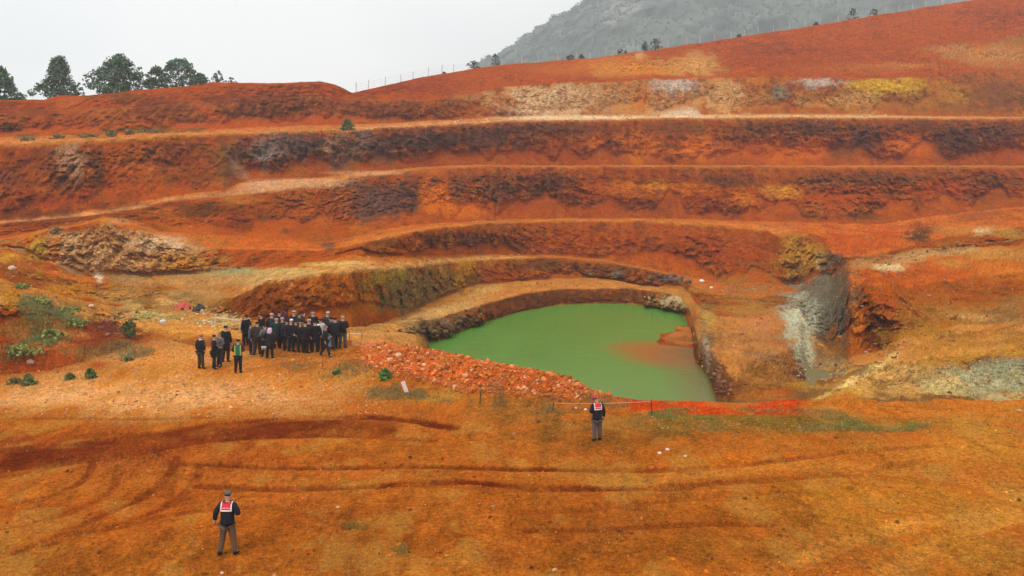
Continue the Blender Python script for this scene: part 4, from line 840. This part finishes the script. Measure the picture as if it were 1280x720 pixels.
fence = tag(empty('fence', tuple(path[0])), 'long fence of thin pale posts with wires along the red ridge', 'fence')
fo = Vector(path[0]); pp_ = []
s_ = 0.5
while s_ < acc[-1]:
    p = Vector([np.interp(s_, acc, path[:, q]) for q in range(3)]); p.z = height(p.x, p.y) if False else p.z
    h = 1.9*rng.uniform(.85, 1.08); v, f = boxv(.13, .13, h+.4, (0, 0, h/2-.2), .015)
    o = make_mesh('post', v, f, M_post, fence); o.location = p-fo; o.rotation_euler = (rng.normal()*.03, rng.normal()*.04, rng.uniform(0, 1)); pp_.append(p-fo); s_ += 4.6*rng.uniform(.85, 1.2)
v, f = tubes([(a+Vector((0, 0, h_)), b+Vector((0, 0, h_)), .012, .012) for a, b in zip(pp_[:-1], pp_[1:]) for h_ in (.5, 1.0, 1.5)], 4); make_mesh('wire', v, f, M_wire, fence)
def stake(x, y, hpx, label, mat=M_wood, tilt=.05):
    p = seen(x, y); h = mpx(hpx, p.y)
    v, f = tubes([((0, 0, -.15), (0, 0, h*.96), .028, .024), ((0, 0, h*.96), (0, 0, h), .024, .010)], 8)
    o = make_mesh('stake', v, f, mat, None, True); o.location = p; o.rotation_euler = (0, tilt, 0); tag(o, label, 'stake', 'stakes in the ground'); return p+Vector((0, 0, h*.9))
s1 = stake(599, 505, 16, 'dark stake standing at the near foot of the rubble bank'); s2 = stake(814, 519, 19, 'dark stake on the red ledge by the lake', M_wood, -.03)
s3 = stake(402, 462, 15, 'thin red stake in front of the crowd', M_rstake, .03); s4 = stake(690, 513, 10, 'short stake in the stones left of the guard', M_wood, .08)
def rope(name, a, b, sag, label, r=.007, mat=M_post, cat='rope'):
    pts = [a.lerp(b, t)-Vector((0, 0, sag*4*t*(1-t))) for t in np.linspace(0, 1, 9)]
    v, f = tubes([(p, q, r, r) for p, q in zip(pts[:-1], pts[1:])], 6); tag(make_mesh(name, v, f, mat, None, True), label, cat)
rope('rope', s4, s2, .06, 'pale rope strung from the ledge stake behind the guard')
# leaning pale board, sheets, sack
p = seen(508, 492)
v, f = boxv(.20, .05, .64, (0, 0, .29), .02); o = make_mesh('board', v, f, M_pink); o.location = p; o.rotation_euler = (-.35, -.32, .3); tag(o, 'pale pinkish slab of board leaning in dry grass below the rubble bank', 'board')
def crumple(name, x, y, wpx, hpx, mat, label, cat, seed):
    p = seen(x, y); W2, H2 = mpx(wpx, p.y), mpx(hpx, p.y)
    g = np.linspace(-.5, .5, 22); gx_, gy_ = np.meshgrid(g, g)
    bump_ = np.sqrt(np.clip(1-3.6*(gx_**2+gy_**2)*(1+1.5*fbm(gx_*2.5, gy_*2.5, gx_*0+seed+9, 2)), 0, 1))*(1+1.3*fbm(gx_*5, gy_*5, gx_*0+seed, 4))
    v = np.stack([gx_*W2*(1+.2*fbm(gx_*3, gy_*3, gx_*0+seed+5, 2)), gy_*W2*.7, bump_*H2-.03], -1).reshape(-1, 3)
    i2 = np.arange(22*22).reshape(22, 22); fq = np.stack([i2[:-1,:-1], i2[:-1,1:], i2[1:,1:], i2[1:,:-1]], -1).reshape(-1, 4)
    o = make_mesh(name, v, fq, mat, None, True); o.location = p
    so_ = o.modifiers.new('thick', 'SOLIDIFY'); so_.thickness = .02
    tag(o, label, cat)
crumple('plastic_sheet', 228, 387, 17, 8, M_red, 'crumpled pinkish red sheet on the ground behind the small group', 'sheet', 1)
crumple('plastic_sheet', 249, 388, 16, 6, M_black, 'crumpled black sheet beside the red sheet', 'sheet', 4)
boulder(203, 404, 8, (.66,.60,.54), 'white lumpy block alone on the olive track')
# white pipe rail by the tall man
a_ = seen(268, 412); b_ = seen(299, 418)
rail = tag(empty('rail', tuple(a_)), 'white pipe rail on two legs behind the tall man in black', 'rail')
la = Vector((0, 0, mpx(15, a_.y))); lb = (b_-a_); ht = Vector((lb.x, lb.y, lb.z+mpx(17, b_.y)))
v, f = tubes([(la, ht, .03, .03)], 8); make_mesh('top_pipe', v, f, M_white, rail, True)
for c, d_ in ((Vector((0, 0, -.1)), la), (lb-Vector((0, 0, .1)), ht)):
    v, f = tubes([(c, d_, .03, .03)], 8); make_mesh('leg', v, f, M_white, rail, True)
ta = seen(436, 424)+Vector((0, 0, .35)); tb = seen(452, 424)+Vector((0, 0, .35))
tp = tag(empty('barrier', tuple(ta)), 'low white barrier strip on two pegs right of the crowd', 'barrier')
v, f = tubes([((0, 0, 0), tb-ta, .03, .03)], 6); make_mesh('strip', v, f, M_white, tp, True)
for q in (Vector((0, 0, 0)), tb-ta):
    v, f = tubes([(q+Vector((0, 0, .05)), q-Vector((0, 0, .5)), .025, .025)], 6); make_mesh('peg', v, f, M_wood, tp, True)

# ------------------------------------------------------------------ people
DG_ = None
def skin(name, verts, edges, radii, sub=1, root=0):
    me = bpy.data.meshes.new(name+'_src'); me.from_pydata([tuple(v) for v in verts], edges, [])
    o = bpy.data.objects.new(name+'_src', me); COL.objects.link(o)
    m = o.modifiers.new('s', 'SKIN'); m.use_smooth_shade = True; m.branch_smoothing = .3
    sv = me.skin_vertices[0].data
    for i, r in enumerate(radii):
        sv[i].radius = (r, r) if np.isscalar(r) else r
    sv[root].use_root = True
    if sub: q = o.modifiers.new('d', 'SUBSURF'); q.levels = sub; q.render_levels = sub
    bpy.context.view_layer.update()
    ev = o.evaluated_get(bpy.context.evaluated_depsgraph_get())
    out = bpy.data.meshes.new_from_object(ev); out.name = name
    bpy.data.objects.remove(o); bpy.data.meshes.remove(me)
    return out
def put(me, name, mat, parent):
    o = bpy.data.objects.new(name, me); COL.objects.link(o); me.materials.clear(); me.materials.append(mat); o.parent = parent; return o
_cloth = {}
def cloth(rgb):
    k = tuple(rgb)
    if k not in _cloth: _cloth[k] = plain('cloth', rgb, .85, .15, .22, 18, .3)
    return _cloth[k]
SKIN = plain('skin', (.42,.24,.17), .6, .3, .08, 10); 
def joint(a, b, bend, out):
    """elbow or knee between two points"""
    m = (a+b)/2; return m+out*bend
def person(label, x, y, rot=0., h=1.75, jacket=(.015,.015,.018), trousers=(.02,.02,.025), shoes=(.012,.012,.012), hair=(.02,.015,.012), armL='down', armR='down', legs='stand', head=(0, 0), cap=None, coat=False, group='people of the visiting crowd', sub=1, pale=None, skirt=False, scarf=None, wide=1.08, bag=None, paper=None):
    p = seen(x, y); s = h/1.75*(1.0 if 'guards' in group else 1.07)
    r = tag(empty('person', p), label, 'person', group); r.rotation_euler.z = rot; r.scale = (s*wide, s, s)
    V3 = Vector
    J = dict(pel=V3((0,0,.94)), spi=V3((0,.0,1.12)), che=V3((0,-.01,1.31)), nb=V3((0,-.01,1.45)), nk=V3((0,.01,1.53)))
    hx, hy = head
    J['h0'] = J['nk']+V3((hx*.04, .02+hy*.04, .05)); J['h1'] = J['nk']+V3((hx*.09, .025+hy*.09, .12)); J['h2'] = J['nk']+V3((hx*.12, .02+hy*.11, .18)); J['nose'] = J['h0']+V3((hx*.03, .10, .05))
    arms = {'down':((.25,-.03,1.14),(.27,.05,.90)),'out':((.30,-.06,1.16),(.33,.02,.93)),'front':((.25,-.05,1.15),(.13,.20,1.10)),'bent':((.30,-.05,1.16),(.20,.17,1.14)),'pocket':((.31,-.08,1.16),(.22,.06,.98)),'phone':((.25,.08,1.16),(.12,.16,1.45)),'camera':((.24,.12,1.26),(.07,.24,1.52)),'back':((.26,-.12,1.15),(.08,-.19,1.02)),'point':((.30,.20,1.30),(.34,.46,1.36))}
    for sd, nm, mode in ((-1,'L',armL),(1,'R',armR)):
        e, w_ = arms[mode]
        J['sh'+nm] = V3((sd*.175,-.01,1.42)); J['el'+nm] = V3((sd*e[0], e[1], e[2])); J['wr'+nm] = V3((sd*w_[0], w_[1], w_[2]))
    lg = {'stand':((.10,.02,.50),(.115,-.01,.09)),'apart':((.14,.02,.50),(.19,-.01,.09)),'stride':None}
    for sd, nm in ((-1,'L'),(1,'R')):
        J['hip'+nm] = V3((sd*.09,0,.90))
        if legs == 'stride':
            f_ = .20 if sd > 0 else -.24
            J['kn'+nm] = V3((sd*.10, f_*.6+.05, .50)); J['an'+nm] = V3((sd*.11, f_*1.35, .10+(0.04 if sd < 0 else 0)))
        else:
            k_, a_ = lg[legs]; j = rng.normal(size=2)*.02
            J['kn'+nm] = V3((sd*k_[0], k_[1]+j[0], k_[2])); J['an'+nm] = V3((sd*a_[0], a_[1]+j[1]+(.04 if sd > 0 else 0), a_[2]))
        J['to'+nm] = J['an'+nm]+V3((sd*.03,.17,-.055))
    # body: one continuous surface with five-fingered hands
    vs, rs, es, ix = [], [], [], {}
    def add(n, c, rr, par=None):
        ix[n] = len(vs); vs.append(c); rs.append(rr)
        if par is not None: es.append((ix[par], ix[n]))
    add('pel', J['pel'], (.11,.085)); add('spi', J['spi'], (.115,.085), 'pel'); add('che', J['che'], (.14,.10), 'spi'); add('nb', J['nb'], (.075,.07), 'che'); add('nk', J['nk'], .055, 'nb')
    add('h0', J['h0'], (.070,.080), 'nk'); add('h1', J['h1'], (.080,.098), 'h0'); add('h2', J['h2'], (.066,.08), 'h1'); add('nose', J['nose'], .014, 'h0')
    for nm, sd in (('L',-1),('R',1)):
        add('ear'+nm, J['h0']+V3((sd*.088,-.01,.05)), .016, 'h0')
        add('sh'+nm, J['sh'+nm], .06, 'che'); add('el'+nm, J['el'+nm], .043, 'sh'+nm); add('wr'+nm, J['wr'+nm], .028, 'el'+nm)
        d_ = (J['wr'+nm]-J['el'+nm]).normalized(); sid = d_.cross(V3((0,1,0)) if abs(d_.y) < .8 else V3((0,0,1))).normalized(); nrm = sid.cross(d_)
        add('pa'+nm, J['wr'+nm]+d_*.07, (.036,.018), 'wr'+nm)
        for fi, (o_, ln_) in enumerate(((-.030,.062),(-.010,.075),(.010,.070),(.029,.055))):
            k1 = J['wr'+nm]+d_*.10+sid*o_; add('f%d'%fi+nm, k1, .010, 'pa'+nm); add('g%d'%fi+nm, k1+d_*ln_*.6+nrm*.012, .009, 'f%d'%fi+nm); add('t%d'%fi+nm, k1+d_*ln_+nrm*.032, .008, 'g%d'%fi+nm)
        add('th'+nm, J['wr'+nm]+d_*.05-sid*.045, .011, 'pa'+nm); add('tt'+nm, J['wr'+nm]+d_*.09-sid*.055+nrm*.02, .009, 'th'+nm)
        add('hip'+nm, J['hip'+nm], .07, 'pel'); add('kn'+nm, J['kn'+nm], .055, 'hip'+nm); add('an'+nm, J['an'+nm], .034, 'kn'+nm); add('to'+nm, J['to'+nm], (.030,.022), 'an'+nm)
    put(skin('body', vs, es, rs, 1), 'body', SKIN, r)
    def garment(nm_, chain, mat, sub_=sub):
        vs_, rs_, es_, id_ = [], [], [], {}
        for n, c, rr, par in chain:
            id_[n] = len(vs_); vs_.append(c); rs_.append(tuple(1.2*q for q in rr) if isinstance(rr, tuple) else rr*1.2)
            if par: es_.append((id_[par], id_[n]))
        return put(skin(nm_, vs_, es_, rs_, sub_), nm_, mat, r)
    hem = V3((0,0,.52)) if coat else V3((0,0,.80))
    ch = [('che', J['che'], (.185,.135), None), ('spi', J['spi'], (.165,.125), 'che'), ('pel', V3((0,0,.98)), (.17,.13), 'spi'), ('hem', hem, (.19,.15) if coat else (.16,.12), 'pel'), ('nb', J['nb']+V3((0,0,-.005)), (.10,.085), 'che')]
    for nm in 'LR':
        d_ = (J['wr'+nm]-J['el'+nm])
        ch += [('sh'+nm, J['sh'+nm], .085, 'che'), ('el'+nm, J['el'+nm], .064, 'sh'+nm), ('wr'+nm, J['el'+nm]+d_*.94, .048, 'el'+nm)]
    jk = garment('coat' if coat else 'jacket', ch, cloth(jacket))
    if skirt:
        garment('skirt', [('a', V3((0,0,.95)), (.16,.12), None), ('b', V3((0,0,.55)), (.20,.16), 'a'), ('c', V3((0,0,.16)), (.24,.20), 'b')], cloth(trousers))
    else:
        ch = [('pel', V3((0,0,.93)), (.155,.12), None)]
        for nm in 'LR': ch += [('hip'+nm, J['hip'+nm]-V3((0,0,.06)), .10, 'pel'), ('kn'+nm, J['kn'+nm], .074, 'hip'+nm), ('an'+nm, J['an'+nm]+V3((0,0,-.02)), .062, 'kn'+nm)]
        garment('trousers', ch, cloth(trousers))
    for nm in 'LR':
        garment('shoe', [('a', J['an'+nm]+V3((0,0,.05)), .055, None), ('h', J['an'+nm]+V3((0,-.03,-.045)), (.048,.042), 'a'), ('b', J['to'+nm]+V3((0,0,0)), (.05,.034), 'h')], cloth(shoes))
    hc_ = J['h1']+V3((0,-.018,.02))
    if scarf:
        garment('headscarf', [('a', hc_+V3((0,0,.055)), (.085,.10), None), ('b', hc_+V3((0,-.025,-.04)), (.098,.105), 'a'), ('c', J['nk']+V3((0,-.03,-.02)), (.11,.10), 'b'), ('d', J['nb']+V3((0,-.05,-.10)), (.13,.08), 'c')], cloth(scarf))
    elif cap:
        garment('cap', [('a', hc_+V3((0,0,.085)), (.07,.085), None), ('b', hc_+V3((0,0,.035)), (.095,.112), 'a'), ('c', hc_+V3((hx*.05,.13,.025)), (.06,.012), 'b')], cloth(cap))
        garment('hair', [('a', hc_+V3((0,-.01,.02)), (.088,.092), None), ('b', hc_+V3((0,-.03,-.045)), (.078,.07), 'a')], cloth(hair))
    else:
        garment('hair', [('a', hc_+V3((0,-.005,.065)), (.062,.078), None), ('b', hc_+V3((0,-.016,.02)), (.086,.098), 'a'), ('c', hc_+V3((0,-.038,-.07)), (.084,.070), 'b')], cloth(hair))
    if scarf or True:
        for sd in (-1, 1):
            v, f = IV*.011+np.array([sd*.030+J['h0'].x, J['h0'].y+.086, J['h0'].z+.062]), IF
            make_mesh('eye', v, f, cloth((.02,.015,.01)), r, True)
    if pale: garment('collar', [('a', J['nb']+V3((-.09,.02,.02)), .035, None), ('b', J['nb']+V3((0,-.075,.035)), .04, 'a'), ('c', J['nb']+V3((.09,.02,.02)), .035, 'b'), ('d', J['che']+V3((.06,.14,-.05)), .03, 'c'), ('e', J['spi']+V3((.06,.14,-.02)), .03, 'd')], cloth(pale))
    return r, jk, J
def shell(me_src, name, keep, off, mat, parent):
    """a cloth panel lifted off the garment wherever keep(face centre) holds"""
    b = bmesh.new(); b.from_mesh(me_src)
    bmesh.ops.delete(b, geom=[f for f in b.faces if not keep(f.calc_center_median(), f.normal)], context='FACES')
    b.normal_update()
    for v in b.verts: v.co += v.normal*off
    bmesh.ops.solidify(b, geom=b.faces[:], thickness=-.006) if b.faces else None
    me = bpy.data.meshes.new(name); b.to_mesh(me); b.free()
    for q in me.polygons: q.use_smooth = True
    o = put(me, name, mat, parent); return o
def cut_mesh(me, zs, xs=()):
    b = bmesh.new(); b.from_mesh(me)
    for z in zs: bmesh.ops.bisect_plane(b, geom=b.verts[:]+b.edges[:]+b.faces[:], plane_co=(0, 0, z), plane_no=(0, 0, 1))
    for x in xs: bmesh.ops.bisect_plane(b, geom=b.verts[:]+b.edges[:]+b.faces[:], plane_co=(x, 0, 0), plane_no=(1, 0, 0))
    b.to_mesh(me); b.free()
def guard(label, x, y, h, tr, cap_, **kw):
    r, jk, J = person(label, x, y, jacket=(.012,.014,.022), trousers=tr, cap=cap_, h=h, sub=2, group='guards in dark jackets with a red and white back panel', **kw)
    me = jk.data; cut_mesh(me, (1.245, 1.285, 1.42), (-.145, -.118, .118, .145))
    shell(me, 'red_yoke', lambda c, n: c.z > 1.285 and abs(c.x) < .118 and c.y < .02, .007, cloth((.62,.03,.05)), r)
    shell(me, 'white_trim', lambda c, n: c.y < .02 and ((1.245 < c.z < 1.285 and abs(c.x) < .145) or (c.z >= 1.285 and .118 < abs(c.x) < .145)), .008, cloth((.78,.76,.76)), r)
    cu = bpy.data.curves.new('lettering', 'FONT'); cu.body = 'JANDARMA'; cu.size = .048; cu.align_x = 'CENTER'; cu.extrude = .003
    to = bpy.data.objects.new('lettering_src', cu); COL.objects.link(to); bpy.context.view_layer.update()
    me2 = bpy.data.meshes.new_from_object(to.evaluated_get(bpy.context.evaluated_depsgraph_get())); bpy.data.objects.remove(to)
    yb = min(v.co.y for v in me.vertices if 1.30 < v.co.z < 1.40 and abs(v.co.x) < .11)
    l = put(me2, 'lettering', cloth((.80,.74,.74)), r); l.location = (0, yb-.018, 1.325); l.rotation_euler = (math.radians(90), 0, 0)
    return r, jk, J
r, jk, J = guard('guard with red and white back panel standing alone in the near foreground', 284, 694, 1.76, (.12,.075,.045), (.09,.08,.05), armL='out', armR='bent', legs='apart', rot=-.05)
dw = (J['wrL']-J['elL']).normalized()
put(skin('cuff', [J['wrL']-dw*.07, J['wrL']-dw*.015], [(0, 1)], [.064, .060], 1), 'cuff', cloth((.7,.7,.68)), r)
guard('guard with pinkish red back panel watching the lake by the rope', 746, 551, 1.76, (.10,.08,.075), (.30,.05,.06), armL='front', armR='down', legs='stand', rot=.25, head=(-.9, .3))
BK = (.012,.012,.015); GSM = 'small group left of the crowd'
r, jk, J = person('man in a black jacket with pale scarf and orange red cap', 250, 462, rot=-.5, jacket=BK, trousers=(.05,.04,.03), cap=(.50,.09,.05), pale=(.6,.42,.40), armL='down', armR='pocket', group=GSM)
person('man all in black with his back turned beside the scarfed man', 267, 462, rot=-1.1, jacket=(.010,.010,.013), trousers=(.012,.014,.022), armL='bent', armR='front', coat=True, group=GSM)
r, jk, J = person('person in a grey top holding white papers among the small group', 274, 459, rot=2.4, jacket=(.10,.10,.10), trousers=(.04,.04,.05), armL='front', armR='front', group=GSM, hair=(.10,.08,.06))
v, f = boxv(.24, .012, .32, (0, .27, 1.16)); tag(make_mesh('paper', v, f, M_white, None), 'white sheet of paper held by the person in grey', 'paper').matrix_world = Matrix.Translation(r.location) @ Matrix.Rotation(2.4, 4, 'Z')
person('tall man in a long black coat at the back of the small group', 281, 453, rot=-.3, h=1.92, jacket=(.010,.010,.012), trousers=(.03,.02,.02), coat=True, group=GSM)
r, jk, J = person('person in a green vest with bright edges over dark trousers', 297, 467, rot=.1, h=1.68, jacket=(.03,.025,.02), trousers=(.012,.014,.02), armL='front', armR='front', group=GSM, sub=2)
cut_mesh(jk.data, (.92, 1.40), (-.15, -.10, .10, .15))
shell(jk.data, 'vest', lambda c, n: abs(c.x) < .10 and c.z > .92, .010, cloth((.02,.13,.06)), r)
shell(jk.data, 'vest_edge', lambda c, n: .10 < abs(c.x) < .15 and .92 < c.z < 1.42, .010, cloth((.35,.42,.10)), r)
crowd = [
 (306,432,.8,1.75,dict(jacket=BK,trousers=BK,coat=True),'person in black at the left end of the crowd, half hidden'),
 (313,443,-.6,1.70,dict(jacket=(.05,.06,.09),trousers=(.015,.015,.02),armL='pocket'),'person in a slate blue jacket near the left end of the crowd'),
 (321,444,.2,1.80,dict(jacket=(.035,.032,.02),trousers=(.03,.03,.035),armR='front'),'tall person in an olive dark jacket right of the slate blue jacket'),
 (330,447,.3,1.74,dict(jacket=(.10,.10,.11),trousers=(.02,.02,.025),armL='front'),'person in a grey jacket just left of the pale lilac headscarf'),
 (337,449,.1,1.66,dict(jacket=(.016,.016,.018),trousers=(.02,.022,.022),scarf=(.55,.40,.55),coat=True,armL='bent'),'woman with a pale lilac headscarf and long dark coat, nearest of the crowd'),
 (345,437,.0,1.72,dict(jacket=(.010,.030,.022),trousers=(.012,.015,.014),hair=(.35,.30,.27),coat=True),'person in a dark green coat with light hair'),
 (352,436,-.3,1.76,dict(jacket=(.010,.024,.020),trousers=BK,coat=True,hair=(.42,.36,.32)),'second dark green coat, right of the light haired one'),
 (358,439,.5,1.72,dict(jacket=(.035,.018,.03),trousers=BK,armL='front',armR='front'),'person in a plum dark jacket in the middle of the crowd'),
 (363,441,.1,1.78,dict(jacket=BK,trousers=(.015,.018,.022),cap=(.62,.50,.48)),'person in black with a white cap, middle of the crowd'),
 (369,440,-.2,1.74,dict(jacket=(.018,.02,.024),trousers=BK,armR='back',armL='back'),'person with hands behind the back, right of the white cap'),
 (375,441,.3,1.70,dict(jacket=BK,trousers=(.02,.02,.022),hair=(.24,.17,.14)),'brown haired person in black near the middle front row'),
 (381,442,-.4,1.75,dict(jacket=(.012,.012,.014),trousers=(.012,.012,.013),coat=True),'person in a long black coat left of the pale haired tall man'),
 (386,441,.1,1.84,dict(jacket=(.012,.012,.013),trousers=(.013,.013,.015),hair=(.50,.38,.33),coat=True),'tall pale haired man in a long black coat'),
 (393,441,.2,1.76,dict(jacket=(.010,.010,.012),trousers=BK,coat=True),'person in black just left of the white shirt'),
 (400,437,.9,1.73,dict(jacket=(.66,.66,.66),trousers=(.02,.024,.03),armR='bent'),'person in a white top, the only one in the crowd'),
 (406,446,-1.0,1.70,dict(jacket=(.018,.018,.024),trousers=(.018,.018,.024),legs='stride',armL='front',hair=(.16,.12,.09)),'person in dark clothes striding in front of the white top'),
 (413,437,.4,1.78,dict(jacket=(.014,.014,.018),trousers=(.30,.36,.44),armR='bent'),'person in a dark jacket and light blue jeans'),
 (418,438,-.3,1.80,dict(jacket=(.016,.017,.022),trousers=(.02,.022,.03),legs='stride',pale=(.25,.27,.33),armL='camera',armR='camera'),'person in a navy jacket with a grey blue scarf raising both hands'),
 (428,435,.1,1.82,dict(jacket=(.016,.013,.016),trousers=(.07,.065,.075),hair=(.42,.32,.28),armL='front',armR='front'),'man in a black jacket and grey trousers at the right end, apart from the crowd'),
 # rear rows, seen as heads over the others
 (326,433,.5,1.84,dict(jacket=BK,trousers=BK),'dark haired head behind the grey jacket, rear row left'),
 (339,431,-.2,1.80,dict(jacket=(.03,.03,.035),trousers=BK,hair=(.45,.40,.38)),'grey haired head in the rear row above the lilac headscarf'),
 (348,428,.2,1.80,dict(jacket=BK,trousers=BK),'dark head in the rear row between the two green coats'),
 (357,429,-.3,1.82,dict(jacket=(.05,.02,.03),trousers=BK,scarf=(.10,.02,.04)),'maroon headscarf in the rear row above the plum jacket'),
 (367,429,.1,1.82,dict(jacket=BK,trousers=BK,cap=(.30,.26,.24)),'grey cap in the rear row right of the white cap'),
 (374,430,.0,1.80,dict(jacket=(.02,.03,.03),trousers=BK,armR='camera',armL='camera'),'rear row person holding up both hands above the crowd'),
 (391,429,-.1,1.78,dict(jacket=BK,trousers=BK,hair=(.40,.30,.26)),'light haired head in the rear row left of the white top'),
 (409,428,.3,1.76,dict(jacket=(.03,.03,.04),trousers=BK,cap=(.50,.42,.36)),'beige cap in the rear row right of the white top'),
]
for x, y, rot, h, kw, lab in crowd: person(lab, x, y, rot=rot+rng.normal()*.5, h=h, wide=1.2, **kw)
lead = [o for o in bpy.data.objects if o.get('label', '').startswith('woman with a pale lilac')][0]
crumple('bag', 332, 449, 6, 8, M_white, 'small white bag hanging beside the lilac headscarf woman', 'bag', 3)
bag = bpy.data.objects['bag']; bag.location = lead.location+Vector((-.30, -.12, .62)); bag.rotation_euler = (1.45, 0, .2)

# ------------------------------------------------------------------ haze
hz = bpy.data.materials.new('haze_air'); hz.use_nodes = True; nt = hz.node_tree; nt.nodes.clear()
out = nt.nodes.new('ShaderNodeOutputMaterial'); pv_ = nt.nodes.new('ShaderNodeVolumePrincipled')
pv_.inputs['Color'].default_value = (.84, .92, 1.0, 1); pv_.inputs['Density'].default_value = .00042; pv_.inputs['Anisotropy'].default_value = 0.2
nt.links.new(pv_.outputs['Volume'], out.inputs['Volume'])
zt = float(max(MZ.max(), GZ.max()))+14; zb = float(min(GZ.min(), MZ.min()))-1
b = bmesh.new(); bmesh.ops.create_cube(b, size=1)
for v in b.verts: v.co = Vector((v.co.x*2700, -40+(v.co.y+.5)*1520, zb+(v.co.z+.5)*(zt-zb)))
me = bpy.data.meshes.new('haze'); b.to_mesh(me); b.free(); me.materials.append(hz)
ho = bpy.data.objects.new('haze', me); COL.objects.link(ho); tag(ho, kind='stuff'); ho.display_type = 'WIRE'
print('BOUNDS', GX.min(), GX.max(), GY.max(), MXX.min(), MXX.max(), MYD.max(), zb, zt)
